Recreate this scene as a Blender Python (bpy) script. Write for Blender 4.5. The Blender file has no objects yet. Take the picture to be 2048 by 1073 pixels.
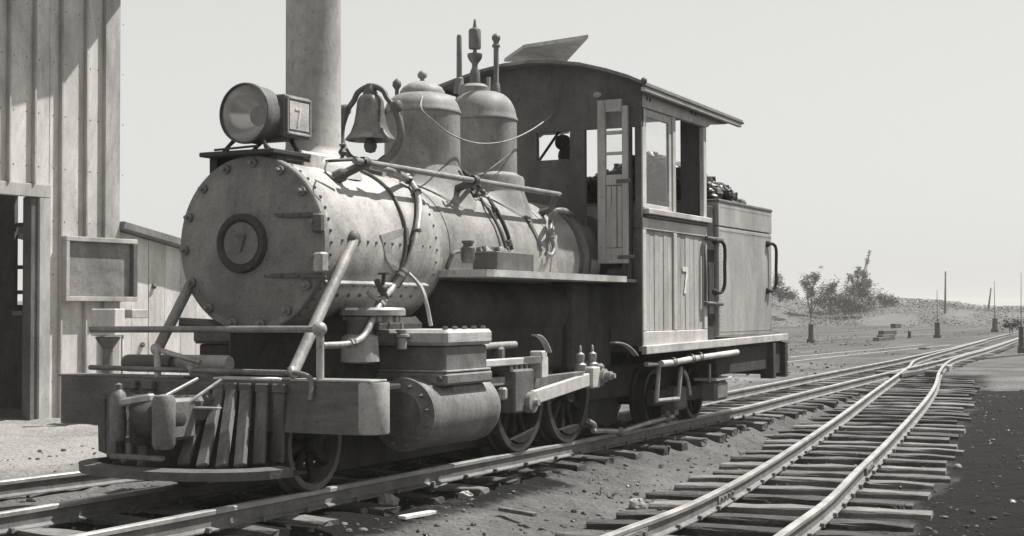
import bpy, math, random
from mathutils import Vector, Matrix, noise
rnd = random.Random(7)
S = bpy.context.scene
COL = S.collection
R_ = math.radians
sin, cos, PI = math.sin, math.cos, math.pi

# ------------------------------------------------------------------ camera
# loco frame: x across (towards the visible side), y rearwards, z up from the rail top
CAM = Vector((5.732, -7.643, 1.09)); FPX = 2971.2
YAW, PIT, ROL = R_(26.996), R_(1.685), R_(-0.176)
_F = Vector((-sin(YAW), cos(YAW), 0)); _R = Vector((cos(YAW), sin(YAW), 0)); _U = Vector((0, 0, 1))
F2 = _F*cos(PIT) + _U*sin(PIT); U2 = _U*cos(PIT) - _F*sin(PIT)
R3 = _R*cos(ROL) + U2*sin(ROL); U3 = U2*cos(ROL) - _R*sin(ROL)
cd = bpy.data.cameras.new('camera'); cam = bpy.data.objects.new('camera', cd); COL.objects.link(cam)
cd.sensor_width = 36; cd.lens = FPX/2048*36; cd.clip_start = .1; cd.clip_end = 3000
cam.matrix_world = Matrix(((R3.x, U3.x, -F2.x, CAM.x), (R3.y, U3.y, -F2.y, CAM.y), (R3.z, U3.z, -F2.z, CAM.z), (0, 0, 0, 1)))
S.camera = cam

# ------------------------------------------------------------------ sky and sun
SUN_AZ, SUN_EL = R_(37.5), R_(59.5)           # azimuth clockwise from +Y
w = bpy.data.worlds.new('World'); S.world = w; w.use_nodes = True
nt = w.node_tree; nt.nodes.clear()
sky = nt.nodes.new('ShaderNodeTexSky'); sky.sky_type = 'NISHITA'; sky.sun_disc = False
sky.sun_elevation = SUN_EL; sky.sun_rotation = SUN_AZ; sky.air_density = 1.0; sky.dust_density = .4; sky.ozone_density = 1.0
sep = nt.nodes.new('ShaderNodeSeparateColor'); comb = nt.nodes.new('ShaderNodeCombineColor')
# a blue-sensitive black and white plate: the sky's blue channel read as grey
mulr = nt.nodes.new('ShaderNodeMath'); mulr.operation = 'MULTIPLY'; mulr.inputs[1].default_value = 2.34
mulb = nt.nodes.new('ShaderNodeMath'); mulb.operation = 'MULTIPLY'; mulb.inputs[1].default_value = 2.34*.972
pw = nt.nodes.new('ShaderNodeMath'); pw.operation = 'POWER'; pw.inputs[1].default_value = .35      # the plate's shoulder flattens the sky
bg = nt.nodes.new('ShaderNodeBackground'); bg.inputs['Strength'].default_value = .10
wo = nt.nodes.new('ShaderNodeOutputWorld'); L = nt.links.new
L(sky.outputs[0], sep.inputs[0]); L(sep.outputs['Blue'], pw.inputs[0]); L(pw.outputs[0], mulr.inputs[0]); L(pw.outputs[0], mulb.inputs[0])
L(mulr.outputs[0], comb.inputs['Red']); L(mulr.outputs[0], comb.inputs['Green']); L(mulb.outputs[0], comb.inputs['Blue'])
L(comb.outputs[0], bg.inputs['Color']); L(bg.outputs[0], wo.inputs['Surface'])
sd = bpy.data.lights.new('sun', 'SUN'); sd.energy = 5.0; sd.angle = R_(.55); sd.color = (1, .985, .96)
sun = bpy.data.objects.new('sun', sd); COL.objects.link(sun)
sdir = Vector((sin(SUN_AZ)*cos(SUN_EL), cos(SUN_AZ)*cos(SUN_EL), sin(SUN_EL)))
sun.rotation_euler = sdir.to_track_quat('Z', 'Y').to_euler(); sun.location = (20, 20, 30)
vs = S.view_settings; vs.view_transform = 'Standard'; vs.look = 'None'; vs.exposure = .75; vs.gamma = 1
vs.use_curve_mapping = False
S.render.resolution_x = 1024; S.render.resolution_y = 536

# ------------------------------------------------------------------ survey helpers (turn a sighted line + a known plane into a point)
def ray(px, py): return F2 + R3*((px-1024)/FPX) - U3*((py-536.5)/FPX)
def P(px, py, x=None, y=None, z=None, d=None):
    r = ray(px, py)
    if d is not None: return CAM + r*d
    if x is not None: t = (x-CAM.x)/r.x
    elif y is not None: t = (y-CAM.y)/r.y
    else: t = (z-CAM.z)/r.z
    return CAM + r*t
ZC = 1.524
def PB(px, py, rad):                      # sighted onto the boiler barrel
    r = ray(px, py); a = r.x**2+r.z**2; ox, oz = CAM.x, CAM.z-ZC
    b = ox*r.x+oz*r.z; c = ox*ox+oz*oz-rad*rad; D = b*b-a*c
    t = (-b-math.sqrt(max(D, 0)))/a
    return CAM + r*t

# ------------------------------------------------------------------ materials
TINT = (1.0, .972, .93)
def grey(v):
    v *= .86
    return (v*TINT[0], v*TINT[1], v*TINT[2], 1)
def mat(name, lo, hi, scale=6, rough=.6, metal=0, bump=.15, bscale=60, stretch=(1, 1, 1), fine=0.35, spec=.4, rand=0, grime=.4, speck=.5):
    m = bpy.data.materials.new(name); m.use_nodes = True; t = m.node_tree; N = t.nodes; K = t.links.new
    b = N['Principled BSDF']; b.inputs['Roughness'].default_value = rough; b.inputs['Metallic'].default_value = metal
    b.inputs['Specular IOR Level'].default_value = spec
    tc = N.new('ShaderNodeTexCoord'); mp = N.new('ShaderNodeMapping'); mp.inputs['Scale'].default_value = stretch
    K(tc.outputs['Object'], mp.inputs[0])
    n1 = N.new('ShaderNodeTexNoise'); n1.inputs['Scale'].default_value = scale; n1.inputs['Detail'].default_value = 6; n1.inputs['Roughness'].default_value = .65
    n2 = N.new('ShaderNodeTexNoise'); n2.inputs['Scale'].default_value = bscale; n2.inputs['Detail'].default_value = 4
    K(mp.outputs[0], n1.inputs['Vector']); K(mp.outputs[0], n2.inputs['Vector'])
    if rand:
        oi = N.new('ShaderNodeObjectInfo'); ad = N.new('ShaderNodeVectorMath'); ad.operation = 'ADD'
        sc = N.new('ShaderNodeMath'); sc.operation = 'MULTIPLY'; sc.inputs[1].default_value = 37
        K(oi.outputs['Random'], sc.inputs[0]); K(mp.outputs[0], ad.inputs[0]); K(sc.outputs[0], ad.inputs[1])
        K(ad.outputs[0], n1.inputs['Vector']); K(ad.outputs[0], n2.inputs['Vector'])
    mx = N.new('ShaderNodeMath'); mx.operation = 'MULTIPLY_ADD'; mx.inputs[1].default_value = fine
    K(n2.outputs['Fac'], mx.inputs[0])
    off = N.new('ShaderNodeMath'); off.operation = 'MULTIPLY_ADD'; off.inputs[1].default_value = 1-fine*.3; off.inputs[2].default_value = -fine*.35
    K(n1.outputs['Fac'], off.inputs[0]); K(off.outputs[0], mx.inputs[2])
    fac = mx.outputs[0]
    if rand:
        r2 = N.new('ShaderNodeMath'); r2.operation = 'MULTIPLY_ADD'; r2.inputs[1].default_value = rand; 
        K(oi.outputs['Random'], r2.inputs[0]); r3 = N.new('ShaderNodeMath'); r3.operation = 'SUBTRACT'; r3.inputs[1].default_value = rand*.5
        K(fac, r3.inputs[0]); K(r3.outputs[0], r2.inputs[2]); fac = r2.outputs[0]
    cr = N.new('ShaderNodeValToRGB'); e = cr.color_ramp.elements
    e[0].position = .28; e[0].color = grey(lo); e[1].position = .72; e[1].color = grey(hi)
    K(fac, cr.inputs[0])
    # patchy grime, drips and specks over the base tone
    mp2 = N.new('ShaderNodeMapping'); mp2.inputs['Scale'].default_value = (1, 1, .38); K(tc.outputs['Object'], mp2.inputs[0])
    n3 = N.new('ShaderNodeTexNoise'); n3.inputs['Scale'].default_value = max(1.6, scale*.45); n3.inputs['Detail'].default_value = 9; n3.inputs['Roughness'].default_value = .72; n3.inputs['Distortion'].default_value = .6
    K(mp2.outputs[0], n3.inputs['Vector'])
    g1 = N.new('ShaderNodeMapRange'); g1.inputs[1].default_value = .34; g1.inputs[2].default_value = .66; g1.inputs[3].default_value = 1-grime; g1.inputs[4].default_value = 1+grime*.55; K(n3.outputs['Fac'], g1.inputs[0])
    n4 = N.new('ShaderNodeTexNoise'); n4.inputs['Scale'].default_value = 34; n4.inputs['Detail'].default_value = 5; n4.inputs['Roughness'].default_value = .7; K(tc.outputs['Object'], n4.inputs['Vector'])
    g2 = N.new('ShaderNodeMapRange'); g2.inputs[1].default_value = .58; g2.inputs[2].default_value = .70; g2.inputs[3].default_value = 1; g2.inputs[4].default_value = 1-speck; K(n4.outputs['Fac'], g2.inputs[0])
    gm_ = N.new('ShaderNodeMath'); gm_.operation = 'MULTIPLY'; K(g1.outputs[0], gm_.inputs[0]); K(g2.outputs[0], gm_.inputs[1])
    vm = N.new('ShaderNodeVectorMath'); vm.operation = 'SCALE'; K(cr.outputs[0], vm.inputs[0]); K(gm_.outputs[0], vm.inputs['Scale']); K(vm.outputs[0], b.inputs['Base Color'])
    rr = N.new('ShaderNodeMapRange'); rr.inputs[3].default_value = max(.05, rough-.12); rr.inputs[4].default_value = min(1, rough+.15)
    K(n1.outputs['Fac'], rr.inputs[0]); K(rr.outputs[0], b.inputs['Roughness'])
    if bump:
        bp = N.new('ShaderNodeBump'); bp.inputs['Strength'].default_value = bump; bp.inputs['Distance'].default_value = .01
        K(n2.outputs['Fac'], bp.inputs['Height']); K(bp.outputs[0], b.inputs['Normal'])
    return m
M = {}
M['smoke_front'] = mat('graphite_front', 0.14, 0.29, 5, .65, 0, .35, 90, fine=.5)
M['smokebox'] = mat('smokebox_paint', 0.29, 0.52, 4, .5, 0, .16, 50, fine=.5, grime=.46)
M['boiler'] = mat('boiler_jacket', 0.22, 0.4, 3.5, .48, 0, .16, 40, stretch=(1, .6, 1), fine=.5, grime=.52)
M['stack'] = mat('stack_iron', 0.34, 0.48, 5, .6, 0, .12, 40, stretch=(1, 1, .4), fine=.4)
M['dome'] = mat('dome_iron', 0.21, 0.34, 7, .6, 0, .12, 50, fine=.45)
M['black'] = mat('black_iron', 0.045, 0.085, 8, .8, 0, .3, 70, fine=.5, spec=.15)
M['dark'] = mat('dark_steel', 0.075, 0.15, 7, .6, 0, .3, 60, fine=.5)
M['soot'] = mat('sooty_sheet', 0.045, 0.085, 5, .9, 0, .25, 60, fine=.5, spec=.1)
M['mid'] = mat('grey_iron', 0.11, 0.24, 9, .55, 0, .25, 60, fine=.5)
M['spoke'] = mat('wheel_centre', .02, .045, 9, .85, 0, .2, 60, spec=.1)
M['tyre'] = mat('wheel_tyre', .03, .075, 9, .5, .2, .2, 60)
M['light'] = mat('bare_steel', 0.28, 0.48, 9, .45, .25, .15, 60, fine=.45)
M['pipe'] = mat('pipe_iron', 0.17, 0.31, 12, .5, .15, .2, 60, fine=.5)
M['cyl'] = mat('cylinder_jacket', 0.09, 0.3, 3.2, .5, .1, .12, 45, fine=.4)
M['cap'] = mat('end_cap_paint', .27, .45, 6, .6, 0, .15, 50)
M['fade'] = mat('faded_paint', 0.58, 0.8, 14, .7, 0, .1, 60, fine=.6, grime=.4)
M['chest'] = mat('chest_iron', 0.1, 0.21, 9, .55, 0, .25, 60, fine=.5)
M['board'] = mat('grey_board', 0.4, 0.58, 5, .7, 0, .2, 50, stretch=(3, .35, 3), fine=.5)
M['cabwood'] = mat('cab_wood', 0.36, 0.5, 5, .7, 0, .3, 50, stretch=(4, 4, .3), fine=.55, rand=.25)
M['cabrail'] = mat('cab_trim', 0.44, 0.58, 4, .65, 0, .15, 40, stretch=(3, .5, 3), fine=.45)
M['doorwood'] = mat('door_wood', 0.38, 0.52, 4, .65, 0, .2, 50, stretch=(3, 3, .3), fine=.5)
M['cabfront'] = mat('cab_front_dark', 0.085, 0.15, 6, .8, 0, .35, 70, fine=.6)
M['roof'] = mat('cab_roof', .16, .28, 4, .8, 0, .25, 40, fine=.5)
M['tender'] = mat('tank_sheet', 0.29, 0.42, 3.2, .6, 0, .12, 45, stretch=(1, 1, .5), fine=.45)
M['coal'] = mat('coal', 0.03, 0.08, 18, .4, 0, .4, 60, spec=.6)
M['pilot'] = mat('pilot_wood', 0.09, 0.19, 8, .75, 0, .3, 60, stretch=(3, 3, .5), fine=.5)
M['beam'] = mat('beam_wood', 0.085, 0.18, 6, .75, 0, .35, 60, stretch=(.6, 3, 3), fine=.55)
M['white'] = mat('white_paint', .62, .80, 14, .6, 0, .1, 60, fine=.4)
M['bell'] = mat('bell_bronze', .14, .26, 8, .35, .7, .08, 60)
M['rail'] = mat('rail_steel', .38, .60, 6, .38, .35, .1, 50, stretch=(8, .5, 8), fine=.4)
M['railside'] = mat('rail_rust', .12, .26, 8, .7, 0, .25, 70, stretch=(6, 1, 6), fine=.5)
M['tie'] = mat('tie_wood', .04, .21, 6, .85, 0, .6, 40, stretch=(.8, 3.5, 3.5), fine=.6, rand=.5)
M['shed'] = mat('shed_boards', 0.56, 0.74, 3.0, .75, 0, .25, 40, stretch=(3, 3, .25), fine=.5, rand=.25)
M['shedtrim'] = mat('shed_trim', 0.38, 0.52, 3.0, .75, 0, .2, 40, stretch=(3, 3, .3), fine=.5)
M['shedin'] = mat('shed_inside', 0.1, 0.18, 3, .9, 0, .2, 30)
M['sign'] = mat('sign_board', .16, .34, 3.5, .7, 0, .2, 30, stretch=(1, 1, 2.2), fine=.5)
M['stone'] = mat('stone', .24, .5, 9, .85, 0, .4, 50, rand=.5)
M['gravel'] = mat('gravel', .06, .24, 5, .9, 0, .3, 50, fine=.5)
M['post'] = mat('post_dark', 0.05, 0.09, 8, .7, 0, .3, 50)
M['leaf'] = mat('leaf', 0.045, 0.1, 2, .6, 0, .0, 20)
M['grass'] = mat('dry_grass', 0.1, 0.16, 2, .8, 0, .0, 20)
M['bark'] = mat('bark', .06, .14, 6, .85, 0, .3, 40)
M['rope'] = mat('cord', .30, .42, 20, .8, 0, .2, 90)

def glass(name, veil, v):
    m = bpy.data.materials.new(name); m.use_nodes = True; t = m.node_tree; N = t.nodes; K = t.links.new; N.clear()
    o = N.new('ShaderNodeOutputMaterial'); tr = N.new('ShaderNodeBsdfTransparent'); df = N.new('ShaderNodeBsdfDiffuse'); df.inputs[0].default_value = grey(v)
    gl = N.new('ShaderNodeBsdfGlossy'); gl.inputs['Roughness'].default_value = .03; fr = N.new('ShaderNodeFresnel'); fr.inputs[0].default_value = 1.5
    nz = N.new('ShaderNodeTexNoise'); nz.inputs['Scale'].default_value = 5; nz.inputs['Detail'].default_value = 5
    ml = N.new('ShaderNodeMath'); ml.operation = 'MULTIPLY'; ml.inputs[1].default_value = veil*2; K(nz.outputs['Fac'], ml.inputs[0])
    a = N.new('ShaderNodeMixShader'); K(ml.outputs[0], a.inputs[0]); K(tr.outputs[0], a.inputs[1]); K(df.outputs[0], a.inputs[2])
    b = N.new('ShaderNodeMixShader'); gy_ = N.new('ShaderNodeNewGeometry'); iv = N.new('ShaderNodeMath'); iv.operation = 'SUBTRACT'; iv.inputs[0].default_value = 1; K(gy_.outputs['Backfacing'], iv.inputs[1]); fm = N.new('ShaderNodeMath'); fm.operation = 'MULTIPLY'; K(iv.outputs[0], fm.inputs[0]); K(fr.outputs[0], fm.inputs[1]); K(fm.outputs[0], b.inputs[0]); K(a.outputs[0], b.inputs[1]); K(gl.outputs[0], b.inputs[2])
    K(b.outputs[0], o.inputs[0]); return m
M['glass'] = glass('dusty_glass', .05, .5)
M['lens'] = glass('lamp_glass', .30, .40)
mm = bpy.data.materials.new('lamp_mirror'); mm.use_nodes = True; _b = mm.node_tree.nodes['Principled BSDF']
_b.inputs['Metallic'].default_value = 1; _b.inputs['Roughness'].default_value = .22; _b.inputs['Base Color'].default_value = grey(.62); M['mirror'] = mm

# ------------------------------------------------------------------ object helpers
WM = {}
def link(o, parent=None, mw=None):
    COL.objects.link(o); mw = mw or Matrix.Identity(4); WM[o.name] = mw
    if parent is not None:
        o.parent = parent; o.matrix_parent_inverse = WM[parent.name].inverted()
    o.matrix_basis = mw
    return o
def tag(o, label=None, cat=None, group=None, kind=None):
    for k, v in (('label', label), ('category', cat), ('group', group), ('kind', kind)):
        if v: o[k] = v
    return o
def thing(name, label, cat, loc=(0, 0, 0), rz=0, group=None, kind=None):
    o = bpy.data.objects.new(name, None); o.empty_display_size = .2
    link(o, None, Matrix.Translation(loc) @ Matrix.Rotation(rz, 4, 'Z'))
    return tag(o, label, cat, group, kind)
def obj(name, me, parent=None, mw=None):
    return link(bpy.data.objects.new(name, me), parent, mw)

def frame(d):
    d = d.normalized(); a = Vector((0, 0, 1)) if abs(d.z) < .9 else Vector((1, 0, 0))
    u = d.cross(a).normalized(); return u, d.cross(u).normalized()
class MB:
    def __init__(s): s.v = []; s.f = []; s.sm = []
    def add(s, vs_, fs, smooth=False):
        k = len(s.v); s.v += [tuple(p) for p in vs_]; s.f += [tuple(i+k for i in f) for f in fs]; s.sm += [smooth]*len(fs); return s
    def obox(s, c, ax, h, b=.006):        # oriented box with chamfered edges: centre, three unit axes, half sizes
        c = Vector(c); ax = [Vector(a) for a in ax]; b = min(b, min(h)*.45)
        vs_ = []; idx = {}
        for sx in (-1, 1):
            for sy in (-1, 1):
                for sz in (-1, 1):
                    for k in range(3):
                        q = [sx*(h[0]-b), sy*(h[1]-b), sz*(h[2]-b)]; q[k] = (sx, sy, sz)[k]*h[k]
                        idx[(sx, sy, sz, k)] = len(vs_); vs_.append(c+ax[0]*q[0]+ax[1]*q[1]+ax[2]*q[2])
        fs = []
        for k in range(3):
            a, d = [i for i in range(3) if i != k]
            for sg in (-1, 1):
                f = []
                for (p, q) in ((-1, -1), (1, -1), (1, 1), (-1, 1)):
                    t = [0, 0, 0]; t[k] = sg; t[a] = p; t[d] = q; f.append(idx[(*t, k)])
                fs.append(f)
        for k in range(3):                # edges parallel to axis k
            a, d = [i for i in range(3) if i != k]
            for p in (-1, 1):
                for q in (-1, 1):
                    t0 = [0, 0, 0]; t0[a] = p; t0[d] = q; t1 = t0[:]; t0[k] = -1; t1[k] = 1
                    fs.append([idx[(*t0, a)], idx[(*t1, a)], idx[(*t1, d)], idx[(*t0, d)]])
        for sx in (-1, 1):
            for sy in (-1, 1):
                for sz in (-1, 1): fs.append([idx[(sx, sy, sz, k)] for k in range(3)])
        cen = c
        out = []
        for f in fs:
            n = (vs_[f[1]]-vs_[f[0]]).cross(vs_[f[2]]-vs_[f[0]]); m = sum((vs_[i] for i in f), Vector())/len(f)-cen
            out.append(f if n.dot(m) > 0 else f[::-1])
        return s.add(vs_, out)
    def box(s, a, b, bev=.006):
        a = Vector(a); b = Vector(b); c = (a+b)/2; h = [abs(b[i]-a[i])/2 for i in range(3)]
        return s.obox(c, ((1, 0, 0), (0, 1, 0), (0, 0, 1)), h, bev)
    def bar(s, p0, p1, wd, ht, up=(0, 0, 1), bev=.006):   # rectangular bar from p0 to p1
        p0 = Vector(p0); p1 = Vector(p1); d = (p1-p0); l = d.length; d.normalize(); up = Vector(up)
        sd_ = d.cross(up).normalized(); u = sd_.cross(d).normalized()
        return s.obox((p0+p1)/2, (d, sd_, u), (l/2, wd/2, ht/2), bev)
    def tube(s, pts, r, n=10, caps=True, smooth=True):
        pts = [Vector(p) for p in pts]; rs = r if isinstance(r, (list, tuple)) else [r]*len(pts); vs_ = []; fs = []
        u = None
        for i, p in enumerate(pts):
            d = (pts[min(i+1, len(pts)-1)]-pts[max(i-1, 0)]).normalized()
            if u is None: u, v = frame(d)
            else: u = (u-d*u.dot(d)).normalized(); v = d.cross(u)
            for k in range(n): a = 2*PI*k/n; vs_.append(p+(u*cos(a)+v*sin(a))*rs[i])
        for i in range(len(pts)-1):
            for k in range(n): k2 = (k+1) % n; fs.append((i*n+k, i*n+k2, i*n+n+k2, i*n+n+k))
        s.add(vs_, fs, smooth)
        if caps: 
            s.add(vs_[:n], [tuple(range(n))[::-1]]); s.add(vs_[-n:], [tuple(range(n))])
        return s
    def lathe(s, prof, org, axis, n=32, smooth=True):      # prof: (radius, distance along axis)
        ax = Vector(axis).normalized(); u, v = frame(ax); org = Vector(org); vs_ = []; fs = []
        for (r, h) in prof:
            for k in range(n): a = 2*PI*k/n; vs_.append(org+ax*h+(u*cos(a)+v*sin(a))*max(r, 1e-4))
        for i in range(len(prof)-1):
            for k in range(n): k2 = (k+1) % n; fs.append((i*n+k, i*n+k2, i*n+n+k2, i*n+n+k))
        s.add(vs_, fs, smooth)
        return s
    def prism(s, poly, o, u, v, n, t):    # 2D outline in the u,v plane, thickness t along n
        o = Vector(o); u = Vector(u); v = Vector(v); n = Vector(n); k = len(poly)
        a = [o+u*p+v*q for p, q in poly]; b = [p+n*t for p in a]
        fs = [tuple(range(k))[::-1], tuple(range(k, 2*k))]+[(i, (i+1) % k, k+(i+1) % k, k+i) for i in range(k)]
        return s.add(a+b, fs)
    def ball(s, c, r, nu=10, nv=6, sq=(1, 1, 1), jit=0, rg=None):
        c = Vector(c); vs_ = []; fs = []
        for j in range(nv+1):
            th = PI*j/nv
            for i in range(nu):
                ph = 2*PI*i/nu; q = 1+(rg.uniform(-jit, jit) if rg and 0 < j < nv else 0)
                vs_.append(c+Vector((sin(th)*cos(ph)*sq[0], sin(th)*sin(ph)*sq[1], cos(th)*sq[2]))*r*q)
        for j in range(nv):
            for i in range(nu): i2 = (i+1) % nu; fs.append((j*nu+i, (j+1)*nu+i, (j+1)*nu+i2, j*nu+i2))
        return s.add(vs_, fs, not jit)
    def mesh(s, name, m):
        me = bpy.data.meshes.new(name); me.from_pydata(s.v, [], s.f); me.polygons.foreach_set('use_smooth', s.sm)
        me.materials.append(M[m] if isinstance(m, str) else m); me.validate(); me.update()
        import bmesh
        bm = bmesh.new(); bm.from_mesh(me); bmesh.ops.remove_doubles(bm, verts=bm.verts, dist=1e-5)
        bmesh.ops.recalc_face_normals(bm, faces=bm.faces)
        for e_ in bm.edges:
            if len(e_.link_faces) == 2 and e_.calc_face_angle(0) > .75: e_.smooth = False
        bm.to_mesh(me); bm.free()
        return me
    def build(s, name, m, parent=None, mw=None): return obj(name, s.mesh(name, m), parent, mw)
def curve(pts, k=6):                      # Catmull-Rom through points
    pts = [Vector(p) for p in pts]; q = [pts[0]*2-pts[1]]+pts+[pts[-1]*2-pts[-2]]; out = []
    for i in range(1, len(q)-2):
        for j in range(k):
            t = j/k; a, b, c, d = q[i-1:i+3]
            out.append(.5*((2*b)+(c-a)*t+(2*a-5*b+4*c-d)*t*t+(3*b-a-3*c+d)*t**3))
    return out+[pts[-1]]
def seven(mb, o, u, v, n, wd, ht, t, st):
    poly = [(0, ht), (wd, ht), (wd, ht-st), (wd*.52, 0), (wd*.52-st*1.05, 0), (wd-st*1.25, ht-st*.95), (0, ht-st*.95)]
    mb.prism(poly[::-1], o, u, v, n, t); return mb
X, Y, Z = Vector((1, 0, 0)), Vector((0, 1, 0)), Vector((0, 0, 1))
def lerp(x, xs, ys):
    if x <= xs[0]: return ys[0]
    for i in range(1, len(xs)):
        if x <= xs[i]: t = (x-xs[i-1])/(xs[i]-xs[i-1]); return ys[i-1]+(ys[i]-ys[i-1])*t
    return ys[-1]
def smooth01(t): t = max(0, min(1, t)); return t*t*(3-2*t)

# ================================================================== TERRAIN
MY = [-30, 5, 9, 12, 16, 20, 26, 37, 56, 75, 130]; MX = [0, 0, -.14, -.36, -.62, -.86, -1.22, -2.08, -3.85, -5.5, -10.5]
def xmain(y): return lerp(y, MY, MX)
SIDE_Z = lambda y: -.12*(1-smooth01((y-6)/15))
def _at(px, py):
    z = -.12
    for _ in range(6): q = P(px, py, z=z); z = SIDE_Z(q.y)
    return q
_SR = [_at(*q) for q in [(1558, 1068), (1656, 997), (1715, 938), (1774, 882), (1826, 827), (1853, 796), (1871, 768), (1880, 740), (1899, 721)]]
_SL = [_at(*q) for q in [(1210, 1070), (1400, 997), (1546, 918), (1676, 833), (1755, 776), (1816, 734)]]
RYs = [p.y for p in _SR]; RXs = [p.x for p in _SR]; LYs = [p.y for p in _SL]; LXs = [p.x for p in _SL]
G2 = .457+.03
def slope_ext(y, ys, xs):
    if y < ys[0]: return xs[0]+(y-ys[0])*(xs[1]-xs[0])/(ys[1]-ys[0])
    return lerp(y, ys, xs)
def xside(y):                             # centre line of the siding
    return slope_ext(y, RYs, RXs)-.41
def ground(x, y):
    xm = xmain(y); z = -.150
    if y < 24:
        xs = xside(y); zs = SIDE_Z(y)-.168
        t = max(0, min(1, (x-xm-.75)/max(.3, (xs-xm-1.8))))
        z = z*(1-t)+zs*t
        z += .05*smooth01((x-xs-1.0)/1.5)*(1-smooth01((y-12)/8))
    if x < -2: z += .02*smooth01((-2-x)/2)
    return z
def ground_n(x, y):
    z = ground(x, y); d = math.hypot(x-CAM.x, y-CAM.y)
    if d < 45:
        k = 1 if d < 20 else (45-d)/25
        if y < 22 and (abs(x-xside(y)) < 1.1 or abs(x-xmain(y)) < .95): k *= .5
        z += k*(.016*noise.noise((x*1.3, y*1.3, 0))+.014*noise.noise((x*4, y*4, 3))+.016*noise.noise((x*9, y*9, 9))+.010*noise.noise((x*21, y*21, 5)))
    else: z += .05*noise.noise((x*.05, y*.05, 2))*min(1, (d-45)/40)
    return z
def axis_pts(lo, hi, step, far, lim=9e9):
    a = []; v = lo
    while v <= hi: a.append(v); v += step
    g = step; v = hi
    while v < far: g *= 1.18; v += g; a.append(v)
    g = step; v = lo; pre = []
    while v > -min(far, lim): g *= 1.18; v -= g; pre.append(v)
    return pre[::-1]+a
gx = axis_pts(-9, 6, .075, 560); gy = axis_pts(-6, 24, .09, 980, 40)
gv = [(x, y, ground_n(x, y)) for y in gy for x in gx]; nx = len(gx)
gf = [(j*nx+i, j*nx+i+1, (j+1)*nx+i+1, (j+1)*nx+i) for j in range(len(gy)-1) for i in range(nx-1)]
gm = bpy.data.meshes.new('ground'); gm.from_pydata(gv, [], gf); gm.polygons.foreach_set('use_smooth', [True]*len(gf))
def tone(x, y):                           # how dark the soil is with cinders, oil and painted shade, 0 pale sand .. 1 cinder
    xm = xmain(y); xs = xside(y) if y < 24 else 99
    a = 1-smooth01((abs(x-xm)-.62-(.35 if y < 2.5 else 0))/.35)
    if y > 7: a *= 1-.75*smooth01((y-7)/3)
    b = .85*(1-smooth01((abs(x-xs)-(.55 if x < xs else 1.0))/.8)) if y < 22 else 0
    c = smooth01((x-xs-.62+.28*noise.noise((x*1.4, y*1.1, 11)))/.7)*1.75*(1-smooth01((y-16.2+.25*noise.noise((x*2, y*2, 1)))/1.2)) if y < 24 else 0  # right of siding: dark cinders with an unseen thing's shadow painted in
    base = .5
    if x < -2.2: base = .42-.40*smooth01((-2.2-x)/1.2)*(1-smooth01((y-12)/10))
    if y > 22: base = .5+.12*smooth01((y-22)/20)
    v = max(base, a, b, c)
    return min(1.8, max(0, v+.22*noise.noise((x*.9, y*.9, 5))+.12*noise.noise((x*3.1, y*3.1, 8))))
at = gm.attributes.new('cinder_shade', 'FLOAT', 'POINT'); at.data.foreach_set('value', [tone(v[0], v[1]) for v in gv])
def ground_mat():
    m = bpy.data.materials.new('yard_soil'); m.use_nodes = True; t = m.node_tree; N = t.nodes; K = t.links.new; b = N['Principled BSDF']
    b.inputs['Roughness'].default_value = .95; b.inputs['Specular IOR Level'].default_value = .15
    g = N.new('ShaderNodeNewGeometry'); a = N.new('ShaderNodeAttribute'); a.attribute_name = 'cinder_shade'
    n1 = N.new('ShaderNodeTexNoise'); n1.inputs['Scale'].default_value = 13; n1.inputs['Detail'].default_value = 10; n1.inputs['Roughness'].default_value = .82
    n2 = N.new('ShaderNodeTexVoronoi'); n2.inputs['Scale'].default_value = 26
    n3 = N.new('ShaderNodeTexNoise'); n3.inputs['Scale'].default_value = .35; n3.inputs['Detail'].default_value = 6
    for n in (n1, n2, n3): K(g.outputs['Position'], n.inputs['Vector'])
    s1 = N.new('ShaderNodeMath'); s1.operation = 'MULTIPLY_ADD'; s1.inputs[1].default_value = 1.1; K(n1.outputs['Fac'], s1.inputs[0]); K(a.outputs['Fac'], s1.inputs[2])
    s2 = N.new('ShaderNodeMath'); s2.operation = 'MULTIPLY_ADD'; s2.inputs[1].default_value = .35; K(n3.outputs['Fac'], s2.inputs[0]); K(s1.outputs[0], s2.inputs[2])
    s3 = N.new('ShaderNodeMath'); s3.operation = 'SUBTRACT'; s3.inputs[1].default_value = .68; K(s2.outputs[0], s3.inputs[0])
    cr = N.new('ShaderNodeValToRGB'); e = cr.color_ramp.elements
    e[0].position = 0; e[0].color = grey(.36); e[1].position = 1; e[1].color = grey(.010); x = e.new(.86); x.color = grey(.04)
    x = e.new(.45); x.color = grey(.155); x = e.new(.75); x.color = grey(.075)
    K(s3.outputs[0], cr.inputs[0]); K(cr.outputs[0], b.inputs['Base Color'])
    h = N.new('ShaderNodeMath'); h.operation = 'MULTIPLY_ADD'; h.inputs[1].default_value = .6; K(n2.outputs['Distance'], h.inputs[0]); K(n1.outputs['Fac'], h.inputs[2])
    bp = N.new('ShaderNodeBump'); bp.inputs['Strength'].default_value = .9; bp.inputs['Distance'].default_value = .03; K(h.outputs[0], bp.inputs['Height']); K(bp.outputs[0], b.inputs['Normal'])
    return m
gm.materials.append(ground_mat()); tag(obj('ground', gm), kind='structure')

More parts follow.
